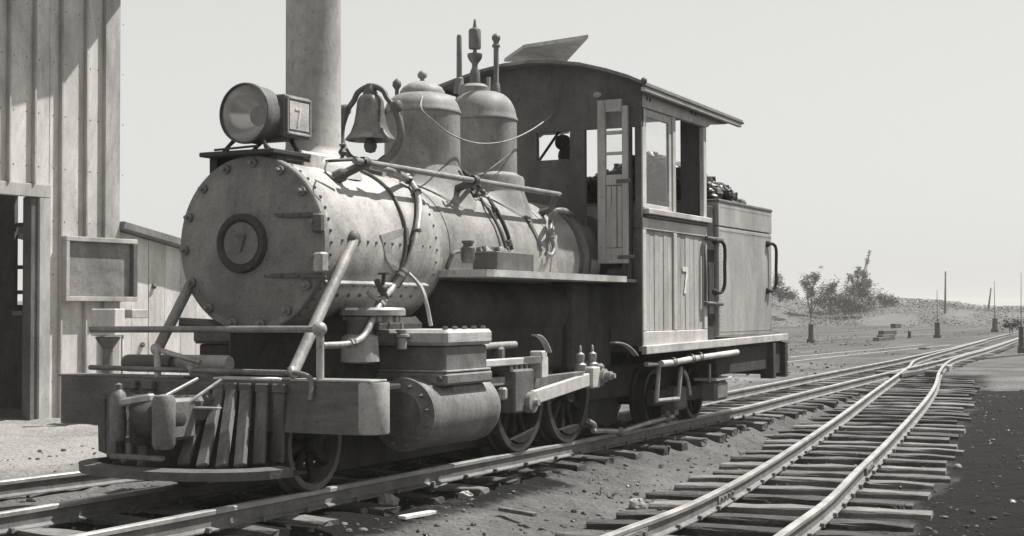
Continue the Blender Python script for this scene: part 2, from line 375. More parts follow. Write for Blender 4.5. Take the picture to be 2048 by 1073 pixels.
# gravel: small stones pressed into the soil near the camera
gr = MB(); base = MB().ball((0, 0, 0), 1, 6, 4); bvs = [Vector(v) for v in base.v]
for i in range(10000):
    d = rnd.random()**1.5; y = -5+24*d; 
    x = rnd.uniform(-4, 5.2) if rnd.random() < .75 else rnd.uniform(.7, 2.6)
    if y < -1 and x > 3.5: continue
    if noise.noise((x*1.1, y*.8, 4)) < rnd.uniform(-.5, .25): continue
    s = .005+.017*rnd.random()**3.5
    if rnd.random() < .006: s *= 1.8
    z = ground_n(x, y)+s*.2; q = [rnd.uniform(.6, 1.3) for _ in range(3)]; a = rnd.uniform(0, 6.28)
    gr.add([Vector((x, y, z))+Vector(((v.x*cos(a)-v.y*sin(a))*s*q[0]*1.2, (v.x*sin(a)+v.y*cos(a))*s*q[1], v.z*s*q[2]*.7))*rnd.uniform(.85, 1.15) for v in bvs], base.f)
gme = bpy.data.meshes.new('gravel'); gme.from_pydata(gr.v, [], gr.f); gme.materials.append(M['gravel'])
tag(obj('gravel', gme), 'loose grey gravel strewn over the soil between and beside the tracks', 'gravel', kind='stuff')

cn = MB()
for i in range(3200):
    y = -4+20*rnd.random()**1.4; x = rnd.uniform(-2.2, 4.2)
    if noise.noise((x*.9, y*.7, 14)) < rnd.uniform(-.3, .35): continue
    s = .008+.022*rnd.random()**3; z = ground_n(x, y)+s*.2; a = rnd.uniform(0, 6.28); q = [rnd.uniform(.5, 1.6), rnd.uniform(.5, 1.1), rnd.uniform(.4, .8)]
    cn.add([Vector((x, y, z))+Vector(((v.x*cos(a)*q[0]-v.y*sin(a)*q[1])*s, (v.x*sin(a)*q[0]+v.y*cos(a)*q[1])*s, v.z*s*q[2]))*rnd.uniform(.75, 1.2) for v in bvs], base.f)
cme = bpy.data.meshes.new('cinders'); cme.from_pydata(cn.v, [], cn.f); cme.materials.append(M['coal'])
tag(obj('cinders', cme), 'dark cinders and coal crumbs scattered over the track bed', 'cinders', kind='stuff')
wv, wf = [], []
for i in range(150):
    y = -3+16*rnd.random(); x = rnd.uniform(-3.5, 4)
    if abs(x-xmain(y)) < .95 and rnd.random() < .8: continue
    if noise.noise((x*.7, y*.7, 21)) < .1: continue
    for b_ in range(rnd.randint(5, 16)):
        p = Vector((x+rnd.gauss(0, .04), y+rnd.gauss(0, .04), ground_n(x, y)-.01)); h = rnd.uniform(.03, .11); d = Vector((rnd.gauss(0, .5), rnd.gauss(0, .5), 1)).normalized(); o = Vector((rnd.gauss(0, 1), rnd.gauss(0, 1), 0)).normalized()*.004
        k = len(wv); wv += [p-o, p+o, p+d*h*.6+o*.7, p+d*h+Vector((d.x, d.y, -.3))*h*.3, p+d*h*.6-o*.7]; wf.append((k, k+1, k+2, k+3, k+4))
wme = bpy.data.meshes.new('weeds'); wme.from_pydata(wv, [], wf); wme.materials.append(M['grass'])
tag(obj('weeds', wme), 'sparse dry weeds sprouting from the soil beside the tracks', 'weeds', kind='stuff')

# ================================================================== TRACKS
RP = [(-.042, -.115), (.042, -.115), (.042, -.107), (.009, -.094), (.008, -.034), (.023, -.028), (.025, -.007), (.020, 0), (-.020, 0), (-.025, -.007), (-.023, -.028), (-.008, -.034), (-.009, -.094), (-.042, -.107)]
def rail_mesh(pts, name='rail'):
    v = []; f = []; n = len(RP); mi = []
    for i, p in enumerate(pts):
        d = (pts[min(i+1, len(pts)-1)]-pts[max(i-1, 0)]); d.z = 0; d.normalize(); sd_ = Vector((d.y, -d.x, 0))
        v += [p+sd_*a+Z*b for a, b in RP]
    for i in range(len(pts)-1):
        for k in range(n): k2 = (k+1) % n; f.append((i*n+k, i*n+k2, i*n+n+k2, i*n+n+k)); mi.append(0 if k in (5, 6, 7, 8, 9, 10) else 1)
    f.append(tuple(range(n))[::-1]); f.append(tuple(range((len(pts)-1)*n, len(pts)*n))); mi += [1, 1]
    me = bpy.data.meshes.new(name); me.from_pydata(v, [], f); me.materials.append(M['rail']); me.materials.append(M['railside'])
    me.polygons.foreach_set('material_index', mi); me.update(); return me
def tie_mesh(k, ln=1.75, wd=.17, ht=.14):
    r = random.Random(k); mb = MB(); nx_, v, f = 9, [], []
    w2 = wd*r.uniform(.85, 1.1)/2; prof = [(-w2, -ht), (w2, -ht), (w2, -.012), (w2-.012, 0), (0, 0), (-w2+.012, 0), (-w2, -.012)]
    for i in range(nx_):
        t = -ln/2+ln*i/(nx_-1); e = .6 if i in (0, nx_-1) else 1
        for a, b in prof: v.append((t+r.uniform(-.012, .012)*(1 if i in (0, nx_-1) else .3), a*(1+r.uniform(-.06, .06)), b*e*1+r.uniform(-.010, .006)-(0 if e == 1 or b < -.1 else .012)))
    n = len(prof)
    for i in range(nx_-1):
        for q in range(n): q2 = (q+1) % n; f.append((i*n+q, i*n+q2, i*n+n+q2, i*n+n+q))
    mb.add(v, f); mb.add(v[:n], [tuple(range(n))[::-1]]); mb.add(v[-n:], [tuple(range(n))]); return mb.mesh('sleeper', 'tie')
tms = [tie_mesh(k) for k in range(6)]; tls = [tie_mesh(20+k, 1.9, .2) for k in range(5)]
tms_far = tms
spike = MB(); spike.box((-.012, -.02, -.115), (.012, .02, -.085), .003)
spk = spike.mesh('spike', 'railside')

main = thing('main_track', 'narrow gauge main track running under the locomotive to the horizon', 'railway track', (0, 0, -.2), kind='structure')
ys = []; y = -7
while y < 110: ys.append(y); y += 1 if y < 40 else 4
cen = curve([Vector((xmain(y), y, 0)) for y in ys], 2)
for sg in (-1, 1):
    pts = []
    for i, p in enumerate(cen):
        d = (cen[min(i+1, len(cen)-1)]-cen[max(i-1, 0)]).normalized(); pts.append(p+Vector((d.y, -d.x, 0))*sg*G2)
    obj('rail', rail_mesh(pts), main)
y = -6.6; n = 0
TIE_Z = -.112
while y < 46:
    a = math.atan2(xmain(y+.5)-xmain(y-.5), 1); dz = 0
    mw = Matrix.Translation((xmain(y)+rnd.uniform(-.07, .07), y, TIE_Z+rnd.uniform(-.008, .004))) @ Matrix.Rotation(-a+rnd.uniform(-.035, .035), 4, 'Z')
    obj('sleeper', rnd.choice(tms), main, mw); n += 1
    y += rnd.uniform(.50, .64)

side = thing('siding_track', 'curving siding track with open weathered sleepers right of the locomotive', 'railway track', (2.6, 3, -.4), kind='structure')
rp = []
for y in [-6, -3]+RYs+[30, 37, 56, 75]:
    x = slope_ext(y, RYs, RXs) if y <= RYs[-1] else xmain(y)+G2+.09
    rp.append(Vector((x, y, SIDE_Z(y)-.003)))
obj('rail', rail_mesh(curve(rp, 6)), side)
lp = []
for y in [-6, -3]+LYs: lp.append(Vector((slope_ext(y, LYs, LXs), y, SIDE_Z(y)-.003)))
lp += [Vector((xmain(27)-.15, 27, -.003)), Vector((xmain(37)-G2+.12, 37, -.003)), Vector((xmain(50)-G2+.07, 50, -.003))]
obj('rail', rail_mesh(curve(lp, 6)), side)
y = -5.2
while y < 20:
    l0 = slope_ext(y, LYs, LXs); r0 = slope_ext(y, RYs, RXs); c = (l0+r0)/2
    a = math.atan2((slope_ext(y+.5, LYs, LXs)-slope_ext(y-.5, LYs, LXs)), 1)
    mw = Matrix.Translation((c+rnd.uniform(-.1, .1), y, SIDE_Z(y)+TIE_Z-.004+rnd.uniform(-.008, .004))) @ Matrix.Rotation(-a+rnd.uniform(-.05, .05), 4, 'Z')
    obj('sleeper', rnd.choice(tls), side, mw); y += rnd.uniform(.50, .66)
# joint bars bolted to the near siding rail
for (yy, ys_, xs_) in ((2.2, LYs, LXs), (.15, LYs, LXs), (4.4, RYs, RXs)):
    a = math.atan2(slope_ext(yy+.3, ys_, xs_)-slope_ext(yy-.3, ys_, xs_), .6); jb = MB()
    jb.box((.012, -.26, -.092), (.03, .26, -.036), .004)
    for k in (-.18, -.06, .06, .18): jb.lathe([(0, .016), (.014, .016), (.016, 0)], (.03, k, -.064), X, 8, False)
    jb.build('joint_bar', 'railside', side, Matrix.Translation((slope_ext(yy, ys_, xs_), yy, SIDE_Z(yy))) @ Matrix.Rotation(-a, 4, 'Z'))
# frog block and switch blocks where the siding meets the main line
for nm_, par_, f_c in (('spikes', main, None), ('spikes', side, 1)):
    sm_ = MB(); y = -4.5
    while y < 9:
        for e in (-1, 1):
            for q_ in (-.052, .052):
                if f_c is None: xx, zz = xmain(y)+e*G2+q_, 0
                else: xx, zz = (slope_ext(y, RYs, RXs) if e > 0 else slope_ext(y, LYs, LXs))+q_, SIDE_Z(y)
                sm_.box((xx-.014, y-.014, zz-.118), (xx+.014, y+.014, zz-.086), .003)
        y += rnd.uniform(.42, .56)
    tag(obj(nm_, sm_.mesh(nm_, 'railside'), par_), kind='stuff')
fb = MB(); fb.box((-.16, -.7, -.10), (.16, .7, -.02), .01); q = P(1825, 742, z=-.05)
fb.build('frog_block', 'dark', side, Matrix.Translation((xmain(19.6)+G2+.12, 19.6, 0)))
for (px, py) in ((1770, 747), (1868, 747), (1888, 735)):
    q = P(px, py, z=-.08); MB().box((-.14, -.18, -.12), (.14, .18, .05), .02).build('switch_block', 'stone' if px == 1888 else 'dark', side, Matrix.Translation(q))

# old spur rail left of the pilot and faint siding far behind
spur = thing('spur_track', 'half buried spur track between the shed and the main track', 'railway track', (-1.7, 0, -.2), kind='structure')
obj('rail', rail_mesh([Vector((-1.98, -6, -.02)), Vector((-1.86, -1.5, -.02)), Vector((-1.76, 0, -.02)), Vector((-1.4, 3.4, -.02)), Vector((-1.1, 6, -.02))]), spur)
for y in (-1.9, -1.2, -.55, .1, .75, 1.4):
    obj('sleeper', rnd.choice(tms), spur, Matrix.Translation((-2.2+.1*y, y, -.155)) @ Matrix.Rotation(rnd.uniform(-.1, .0), 4, 'Z') @ Matrix.Scale(.62, 4, X))
back = thing('yard_track', 'overgrown yard track behind the tender', 'railway track', (-5, 33, -.2), kind='structure')
for o in (0, .93): obj('rail', rail_mesh([P(1480+o*0, 731, z=-.1)+X*-o, P(1560, 725, z=-.1)+X*-o, P(1680, 712, z=-.1)+X*-o, P(1800, 700, z=-.1)+X*-o, P(1900, 690, z=-.1)+X*-o]), back)
for k in range(34):
    t = k/33; q = P(1520+370*t, 728.5-37*t, z=-.19)
    obj('sleeper', rnd.choice(tms), back, Matrix.Translation((q.x-.45, q.y, -.16)) @ Matrix.Rotation(rnd.uniform(-.1, .1), 4, 'Z'))

# ================================================================== LOCOMOTIVE
loco = thing('steam_locomotive', 'old narrow gauge steam locomotive number 7 with wooden cab and tall stack', 'locomotive', (0, 3.5, 0))
def part(mb, name, m, parent=loco, label=None):
    o = mb.build(name, m, parent)
    if label: o['label'] = label
    return o
CT = Vector((0, 0, ZC))
def on_barrel(ang, y, r): return Vector((r*cos(ang), y, ZC+r*sin(ang)))     # ang from +x upwards
nut = MB(); nut.lathe([(.030, 0), (.030, .022), (.014, .030), (.014, .055), (.001, .058)], (0, 0, 0), -Y, 8)
nut_me = nut.mesh('clamp_bolt', 'mid')
# --- smokebox
sb = part(MB().lathe([(.545, -.005), (.55, 0), (.55, 1.42), (.54, 1.43)], CT, Y, 72), 'smokebox', 'smokebox')
ring = MB().lathe([(.50, -.03), (.553, -.035), (.562, -.028), (.562, .02), (.551, .022)], CT, Y, 72); part(ring, 'front_ring', 'smoke_front', sb)
door = part(MB().lathe([(.001, -.118), (.19, -.108), (.34, -.078), (.47, -.045), (.515, -.032), (.52, -.02)], CT, Y, 72), 'smokebox_door', 'smoke_front', sb)
npl = part(MB().lathe([(.001, -.128), (.135, -.128), (.14, -.135), (.15, -.146), (.178, -.146), (.186, -.138), (.188, -.10)], CT, Y, 48), 'number_plate', 'black', loco)
part(MB().lathe([(.001, -.132), (.132, -.132)], CT, Y, 40), 'plate_face', 'smoke_front', npl)
part(seven(MB(), (.025+.01, -.131, ZC-.055), -X, Z, -Y, -.06, .10, .012, .02) if False else seven(MB(), (-.035, -.131, ZC-.055), X, Z, -Y, .07, .11, .012, .022), 'number_mark', 'dark', npl)
for k in range(15):
    a = R_(-10+24.2*k)
    if k*24.2-10 > 235 and k*24.2-10 < 300: pass
    obj('clamp_bolt', nut_me, loco, Matrix.Translation(on_barrel(a, -.034, .512)))
for zz, nm in ((1.692, 1), (1.318, 1)):
    hb = MB(); hb.bar((.10, -.088, zz), (.36, -.078, zz), .012, .03, bev=.003); hb.bar((.36, -.078, zz), (.545, -.04, zz), .012, .03, bev=.003)
    for k in (.16, .28, .40): hb.ball((k, -.095+.03*max(0, (k-.3)/.25), zz), .010, 6, 4)
    part(hb, 'hinge_strap', 'dark', loco)
part(MB().box((.505, -.085, 1.335), (.575, .0, 1.46), .012), 'hinge_block', 'light', loco)
part(MB().box((.495, -.08, 1.58), (.56, -.02, 1.70), .012), 'hinge_block', 'dark', loco)
rv = MB()
for k in range(46):
    a = 2*PI*k/46
    rv.ball(on_barrel(a, .055, .552), .012, 6, 4)
for k in range(40): rv.ball(on_barrel(2*PI*k/40, 1.37, .552), .010, 6, 4)
for k in range(12): rv.ball(on_barrel(R_(2), .18+.1*k, .551), .012 if k < 9 else .008, 6, 4)
for j, ang in enumerate((-28, -36)):
    for k in range(9): rv.ball(on_barrel(R_(ang), .15+.13*k, .552), .014, 6, 4)
tag(part(rv, 'rivets', 'mid', sb), kind='stuff')
part(MB().bar(on_barrel(R_(-26), .05, .56), on_barrel(R_(-26), 1.3, .56), .02, .06, up=on_barrel(R_(-26), 0, 1)-Vector((0, 0, ZC)), bev=.004), 'saddle_flange', 'light', sb)
# inspection patch riveted on the smokebox side
pp = [PB(760, 470, .553), PB(790, 460, .553), PB(815, 455, .553), PB(818, 500, .553), PB(806, 545, .553), PB(785, 540, .553), PB(772, 520, .553)]
mb = MB(); c0 = sum(pp, Vector())/len(pp); n0 = Vector((c0.x, 0, c0.z-ZC)).normalized()
k = len(pp); q0 = [p-n0*.012 for p in pp]; q1 = [p+n0*.006 for p in pp]
mb.add(q0+q1, [tuple(range(k, 2*k))]+[(i, (i+1) % k, k+(i+1) % k, k+i) for i in range(k)]); part(mb, 'side_patch', 'boiler', sb)
# saddle
part(MB().box((-.50, .35, .52), (.50, 1.3, 1.06), .05), 'cylinder_saddle', 'black')
flg = MB(); flg.lathe([(.001, .0), (.20, .0), (.215, -.015), (.215, -.05), (.13, -.06), (.12, -.1)], P(745, 622, x=.56)+Z*.02, Z, 24); s_fl = part(flg, 'steam_pipe_flange', 'light')
for k in range(8):
    a = 2*PI*k/8; part(MB().box(P(745, 622, x=.56)+Vector((.175*cos(a)-.016, .175*sin(a)-.016, -.075)), P(745, 622, x=.56)+Vector((.175*cos(a)+.016, .175*sin(a)+.016, -.035)), .004), 'flange_bolt', 'light', s_fl)
q = P(720, 700, x=.56); spp = part(MB().lathe([(.10, -.085), (.125, -.075), (.12, .0), (.115, .085), (.08, .10)], q, Z, 20), 'steam_pipe', 'cap'); part(MB().lathe([(.085, .09), (.08, .14), (.09, .21)], q, Z, 20), 'pipe_neck', 'dark', spp)

# --- boiler barrel
bl = part(MB().lathe([(.50, 1.40), (.53, 1.42), (.53, 1.50), (.515, 1.51), (.515, 3.86), (.51, 3.87)], CT, Y, 72), 'boiler_barrel', 'boiler')
for y0 in (1.62, 2.55, 3.3): part(MB().lathe([(.515, y0), (.520, y0+.001), (.520, y0+.05), (.515, y0+.051)], CT, Y, 72), 'boiler_band', 'boiler', bl)
part(MB().lathe([(.50, 3.86), (.49, 3.9), (.49, 4.36)], CT, Y, 64), 'firebox_wrapper', 'dark')
part(MB().lathe([(.49, 4.0), (.515, 4.005), (.515, 4.07), (.49, 4.075)], CT, Y, 64), 'firebox_band', 'mid')
part(MB().box((-.58, 1.62, .62), (.58, 3.4, 1.20), .03), 'firebox_side_and_gap_block', 'soot'); part(MB().box((-.64, 3.40, .60), (.64, 4.27, 1.333), .03), 'firebox_side_and_gap_block', 'black')  # rear box added in black to keep the gap under the board dark
q = P(1240, 617, x=.583); part(MB().bar(q+Vector((0, -.03, -.02)), q+Vector((0, .05, .03)), .008, .022, bev=.003), 'white_chip', 'white')
# --- stack
sp = [(.26, -.03), (.24, .02), (.20, .06), (.186, .10), (.184, 1.9), (.20, 1.93), (.21, 1.97), (.20, 2.0), (.175, 2.0), (.17, 1.8)]
st = part(MB().lathe([(r, h) for r, h in sp], (0, .66, 2.10), Z, 48), 'smoke_stack', 'stack')
part(MB().lathe([(.34, -.10), (.31, -.02), (.28, .03), (.22, .05)], (0, .66, 2.07), Z, 40), 'stack_base', 'stack', st)
q = P(602, 298, x=.2); part(MB().box((-.25, q.y, 2.0), (.21, q.y+.34, 2.135), .02), 'stack_saddle', 'smokebox', st)
# --- headlight
HL = Vector((0, -.03, 2.346)); yl = -.115
hb = thing_hl = part(MB().lathe([(.170, .10), (.182, .09), (.184, -.0), (.190, -.02), (.194, -.05), (.192, -.075), (.184, -.080), (.182, -.06)], HL, Y, 48), 'headlight', 'dark')
part(MB().lathe([(.003, .10), (.06, .085), (.12, .045), (.165, -.01), (.182, -.05)], HL, Y, 40), 'reflector', 'mirror', hb)
part(MB().lathe([(.001, -.072), (.09, -.070), (.183, -.062)], HL, Y, 40), 'lamp_lens', 'lens', hb)
bx = part(MB().box((-.20, .05, 2.205), (.20, .335, 2.475), .008), 'lamp_case', 'dark', hb)
part(MB().box((.200, .07, 2.222), (.208, .325, 2.462), .004), 'number_board', 'mid', hb)
part(MB().box((.209, .092, 2.255), (.212, .305, 2.435), .002), 'board_panel', 'board', hb)
part(seven(MB(), (.2125, .15, 2.275), Y, Z, X, .065, .12, .004, .015), 'number_mark', 'white', hb)
fr = MB()
for a, b in (((.208, .07, 2.23), (.208, .325, 2.23)), ((.208, .07, 2.455), (.208, .325, 2.455))): fr.bar(a, b, .014, .014, bev=.003)
for a in (.075, .322): fr.bar((.208, a, 2.222), (.208, a, 2.462), .014, .014, up=(1, 0, 0), bev=.003)
part(fr, 'board_frame', 'light', hb)
hp = MB(); hp.box((-.36, -.10, 2.085), (.22, .32, 2.115), .006); hp.box((-.34, -.02, 1.98), (-.28, .25, 2.085), .006); hp.box((.14, -.02, 2.02), (.20, .25, 2.085), .006); hp.box((-.05, .05, 2.05), (.21, .33, 2.09), .01)
hs = part(hp, 'headlight_shelf', 'black')
for x_, y_ in ((-.15, -.06), (.13, -.06), (-.15, .20), (.15, .24)): part(MB().tube([(x_*1.2, y_, 2.112), (x_, y_, 2.15), (x_*.7, y_+.02, 2.20)], [.022, .012, .016], 8), 'shelf_leg', 'black', hs)
part(MB().tube([(-.24, -.09, 2.125), (.1, -.09, 2.135)], .008, 6), 'shelf_rod', 'black', hs)
# --- bell
by = 1.375
bs = MB()
for sg in (-1, 1):
    pts = [(sg*.03, by, 2.10), (sg*.10, by, 2.165), (sg*.19, by, 2.22), (sg*.25, by, 2.33), (sg*.245, by, 2.44), (sg*.205, by, 2.55)]
    bs.tube(curve(pts, 5), [.034]*8+[.028]*18, 10)
    bs.lathe([(.001, 0), (.035, 0), (.042, .02), (.042, .06), (.03, .07), (.001, .07)], (sg*.185, by, 2.555), X*sg, 12)
bs.lathe([(.14, -.05), (.11, .03), (.06, .09), (.05, .12)], (0, by, 2.06), Z, 20)
bst = part(bs, 'bell_stand', 'dark')
yk = MB(); yk.tube(curve([(-.19, by, 2.565), (-.14, by, 2.62), (-.10, by, 2.68), (0, by, 2.715), (.10, by, 2.68), (.14, by, 2.62), (.19, by, 2.565)], 5), .021, 8)
yk.lathe([(.05, -.06), (.055, -.02), (.04, .02), (.03, .05), (.001, .055)], (0, by, 2.68), Z, 14); part(yk, 'bell_yoke', 'dark', bst)
bp = [(.001, .33), (.05, .33), (.075, .315), (.095, .28), (.104, .20), (.118, .12), (.145, .05), (.176, .012), (.181, 0), (.172, -.004), (.14, .03), (.10, .15), (.08, .25)]
bell = part(MB().lathe(bp, (0, by, 2.325), Z, 40), 'bell', 'bell')
cl = MB(); cl.tube([(0, by, 2.58), (0, by, 2.31)], .010, 6); cl.lathe([(.001, .08), (.025, .07), (.045, .03), (.048, 0), (.035, -.035), (.001, -.045)], (0, by, 2.275), Z, 14); part(cl, 'clapper', 'dark', bell)
lv = MB(); lv.tube([(.20, by, 2.56), (.25, by+.01, 2.50), (.24, by+.02, 2.40)], .012, 6); part(lv, 'bell_lever', 'dark', bst)
# --- domes
def skirt(y_, r0, r1, ztop, name, par, hgt=.012, ex=1.6):
    # flange that settles on the round barrel
    mb = MB(); v = []; f = []; n = 48; m = 9
    for i in range(m+1):
        t = i/m; rr = r0+(r1-r0)*t
        for k in range(n):
            a = 2*PI*k/n; x = rr*cos(a); zs = ZC+math.sqrt(max(.02, .517**2-x*x))+hgt; w_ = 1-(1-t)**ex
            v.append((x, y_+rr*sin(a), max(ztop, zs)*(1-w_)+zs*w_))
    for k in range(n):
        a = 2*PI*k/n; x = r1*cos(a); v.append((x, y_+r1*sin(a), ZC+math.sqrt(max(.02, .517**2-x*x))-.03))
    for i in range(m+1):
        for k in range(n): k2 = (k+1) % n; f.append((i*n+k, i*n+k2, i*n+n+k2, i*n+n+k))
    mb.add(v, f, True); return part(mb, name, 'dome', par)
def dome(y_, r, zb, zt, zring, name, cap):
    pr = [(r-.01, zb-.40), (r, zb-.39), (r, zb+.06), (r, zring-.004), (r+.008, zring-.003), (r+.009, zring+.004), (r+.008, zring+.012), (r-.002, zring+.03)]
    n = 9; h = zt-zring-.03
    for i in range(1, n+1): a = PI/2*i/n; pr.append(((r-.006)*(cos(a)**.62 if i < n else 0)+.001, zring+.03+h*sin(a)**1.15))
    return part(MB().lathe(pr, (0, y_, 0), Z, 56), name, 'dome')
sd_ = dome(2.11, .289, 2.18, 2.765, 2.60, 'sand_dome', True)
part(MB().lathe([(.175, 2.735), (.172, 2.765), (.150, 2.80), (.10, 2.832), (.05, 2.845), (.018, 2.85), (.016, 2.868), (.034, 2.88), (.038, 2.90), (.024, 2.925), (.001, 2.935)], (0, 2.11, 0), Z, 32), 'dome_lid', 'dome', sd_)
part(MB().lathe([(.03, 2.70), (.016, 2.74), (.015, 2.79), (.035, 2.82), (.032, 2.85), (.001, 2.88)], (-.19, 2.05, 0), Z, 12), 'lid_catch', 'dark', sd_)
part(MB().tube([(-.20, 1.9, 2.62), (-.24, 1.84, 2.58)], .03, 8), 'filler_hinge', 'dark', sd_)
std = dome(3.08, .284, 2.14, 2.90, 2.655, 'steam_dome', False)
part(MB().lathe([(.345, 1.80), (.345, 2.165), (.335, 2.19), (.30, 2.205), (.283, 2.22)], (0, 3.08, 0), Z, 48), 'dome_collar', 'dome', std); skirt(3.08, .345, .41, 2.06, 'dome_skirt', std)
skirt(2.11, .288, .41, 2.19, 'dome_skirt', sd_)
part(MB().lathe([(.13, 2.87), (.13, 2.935), (.10, 2.96), (.001, 2.97)], (-.08, 3.08, 0), Z, 24), 'valve_seat', 'dome', std)
wx, wy = -.068, 3.08
part(MB().lathe([(.055, 2.92), (.045, 2.98), (.042, 3.06), (.026, 3.10), (.024, 3.13), (.05, 3.165), (.062, 3.19), (.062, 3.215), (.02, 3.225), (.012, 3.25), (.048, 3.256), (.052, 3.27), (.052, 3.405), (.045, 3.42), (.02, 3.43), (.014, 3.455), (.008, 3.50), (.001, 3.50)], (wx, wy, 0), Z, 20), 'whistle', 'mid')
part(MB().lathe([(.05, 2.89), (.045, 2.95), (.038, 2.96), (.036, 3.02), (.024, 3.03), (.022, 3.36), (.016, 3.385), (.001, 3.385)], (-.215, 3.08, 0), Z, 14), 'safety_valve', 'mid')
q3 = Vector((.13, 3.08, 0)); part(MB().lathe([(.035, 2.86), (.03, 2.95), (.022, 2.96), (.022, 3.25), (.034, 3.255), (.034, 3.272), (.022, 3.28), (.024, 3.30), (.036, 3.32), (.036, 3.34), (.02, 3.362), (.001, 3.366)], q3, Z, 14), 'vent_pipe', 'mid')
part(MB().tube([(wx+.03, wy+.05, 2.93), (wx+.1, wy+.05, 2.90), (wx+.1, wy+.05, 3.02)], .018, 8), 'valve_elbow', 'light')
part(MB().tube([(-.17, wy+.05, 2.93), (-.11, wy+.05, 2.95)], .022, 8), 'valve_elbow', 'light')
# --- handrail on the barrel with posts
hr = [(.5, .43, 2.065), (.5, 3.25, 2.065)]
hrl = part(MB().tube([(.5, .40, 2.065), (.5, 1.8, 2.062), (.5, 3.5, 2.06)], .022, 12), 'boiler_handrail', 'pipe')
for y_ in (.52, 2.02):
    b0 = PB(668, 358, .55) if y_ < 1.4 else PB(893, 386, .52)
    pb = MB(); pb.tube(curve([b0, b0.lerp(Vector((.53, y_, 2.065)), .35), b0.lerp(Vector((.52, y_, 2.065)), .75), Vector((.5, y_, 2.065))], 4), [.045]*4+[.030]*4+[.034]*5, 8)
    pb.lathe([(.036, -.03), (.04, 0), (.036, .03)], (.5, y_, 2.065), Y, 10); part(pb, 'handrail_post', 'dark', hrl)
part(MB().tube(curve([P(655, 322, x=.42), P(650, 338, x=.5), P(655, 350, x=.53), P(668, 358, x=.55)], 4), .006, 6), 'hook_rod', 'dark', hrl)
part(MB().tube([P(652, 323, x=.42), P(704, 319, x=.5)], [.010, .014], 6), 'rail_hook', 'dark', hrl)
pq = MB(); pq.lathe([(.03, -.05), (.012, -.03), (.03, 0), (.012, .03), (.025, .05), (.001, .06)], P(685, 305, x=.36), Z, 10); part(pq, 'oil_cup', 'dark', hrl)
# --- running pipes over the barrel
def pipe(name, pts, r, m='pipe', par=loco, k=6): return part(MB().tube(curve(pts, k), r, 10), name, m, par)
A = .585
pipe('feed_pipe', [P(742, 333, x=.46), P(785, 343, x=.5), PB(815, 358, .60), PB(834, 385, A), PB(839, 418, A), PB(834, 462, A), PB(824, 505, A), PB(806, 548, A), PB(782, 580, .60), P(762, 605, x=.64), P(745, 640, x=.66), P(728, 672, x=.66), P(700, 688, x=.66), P(645, 692, x=.62)], .022, 'light')
pipe('sand_pipe', [PB(712, 338, .562), PB(745, 353, .562), PB(776, 378, .562), PB(800, 420, .562), PB(812, 465, .562), PB(808, 520, .562), PB(790, 560, .565), PB(772, 585, .58)], .011, 'dark')
pipe('sand_pipe', [PB(820, 372, .545), PB(836, 400, .55), PB(832, 440, .56), PB(822, 490, .57), PB(812, 545, .57), PB(795, 575, .58)], .014, 'black')
pipe('oil_pipe', [P(918, 342, x=.43), P(928, 356, x=.45), PB(945, 378, .545), PB(972, 412, .54), PB(995, 450, .54), PB(1008, 485, .54), PB(1014, 510, .54)], .012, 'dark')
pipe('oil_pipe', [P(926, 342, x=.43), P(942, 358, x=.45), PB(962, 378, .55), PB(992, 420, .545), PB(1012, 460, .545), PB(1024, 500, .545)], .016, 'black')
def union(p, q, r): part(MB().lathe([(r*.9, -r*1.3), (r*1.5, -r*1.2), (r*1.5, -r*.3), (r*1.25, -r*.2), (r*1.25, r*.2), (r*1.5, r*.3), (r*1.5, r*1.2), (r*.9, r*1.3)], p, q-p, 6, False), 'pipe_union', 'pipe')
union(PB(815, 358, .60), PB(825, 370, .59), .022); union(PB(806, 548, A), PB(800, 556, A), .024); union(P(762, 605, x=.64), P(757, 615, x=.645), .026); union(P(704, 687, x=.66), P(690, 690, x=.655), .022)
union(PB(1103, 472, .56), PB(1104, 478, .56), .02); union(PB(1014, 500, .54), PB(1015, 505, .54), .015); union(PB(1019, 485, .545), PB(1021, 490, .545), .018)
for px_, py_ in ((834, 385), (834, 462)): part(MB().lathe([(.026, -.012), (.032, -.01), (.032, .01), (.026, .012)], PB(px_, py_, A), PB(px_+2, py_+12, A)-PB(px_, py_, A), 12), 'pipe_clip', 'dark')
pb = MB(); e_ = Vector((.5, 3.44, 2.06)); pb.tube([e_, e_+Vector((-.06, .02, -.12)), on_barrel(R_(48), 3.46, .52)], [.03, .024, .036], 8); part(pb, 'handrail_post', 'dark', hrl)
vb = MB(); c_ = PB(950, 388, .56); vb.ball(c_, .032, 8, 6); vb.tube([c_-Y*.07, c_+Y*.07], .018, 8); vb.tube([c_, c_+Vector((.05, 0, .06))], .010, 6); vb.ball(c_+Y*.13+Z*.02, .026, 8, 5); vb.ball(c_+Vector((-.02, -.03, .06)), .022, 8, 5); part(vb, 'check_valve', 'dark')
pipe('delivery_pipe', [PB(1142, 428, .53), P(1128, 421, x=.58), P(1110, 423, x=.6), PB(1101, 442, .57), PB(1103, 472, .56), PB(1108, 497, .56), PB(1102, 511, .56), PB(1092, 508, .545)], .020, 'pipe')
part(MB().bar(PB(1036, 412, .53), PB(1060, 445, .53), .05, .02, up=(1, 0, .5)), 'diagonal_bar', 'mid'); part(MB().bar(PB(1060, 446, .53), PB(1086, 502, .53), .05, .02, up=(1, 0, .3)), 'diagonal_bar', 'mid')  # grey bars running diagonally down the barrel
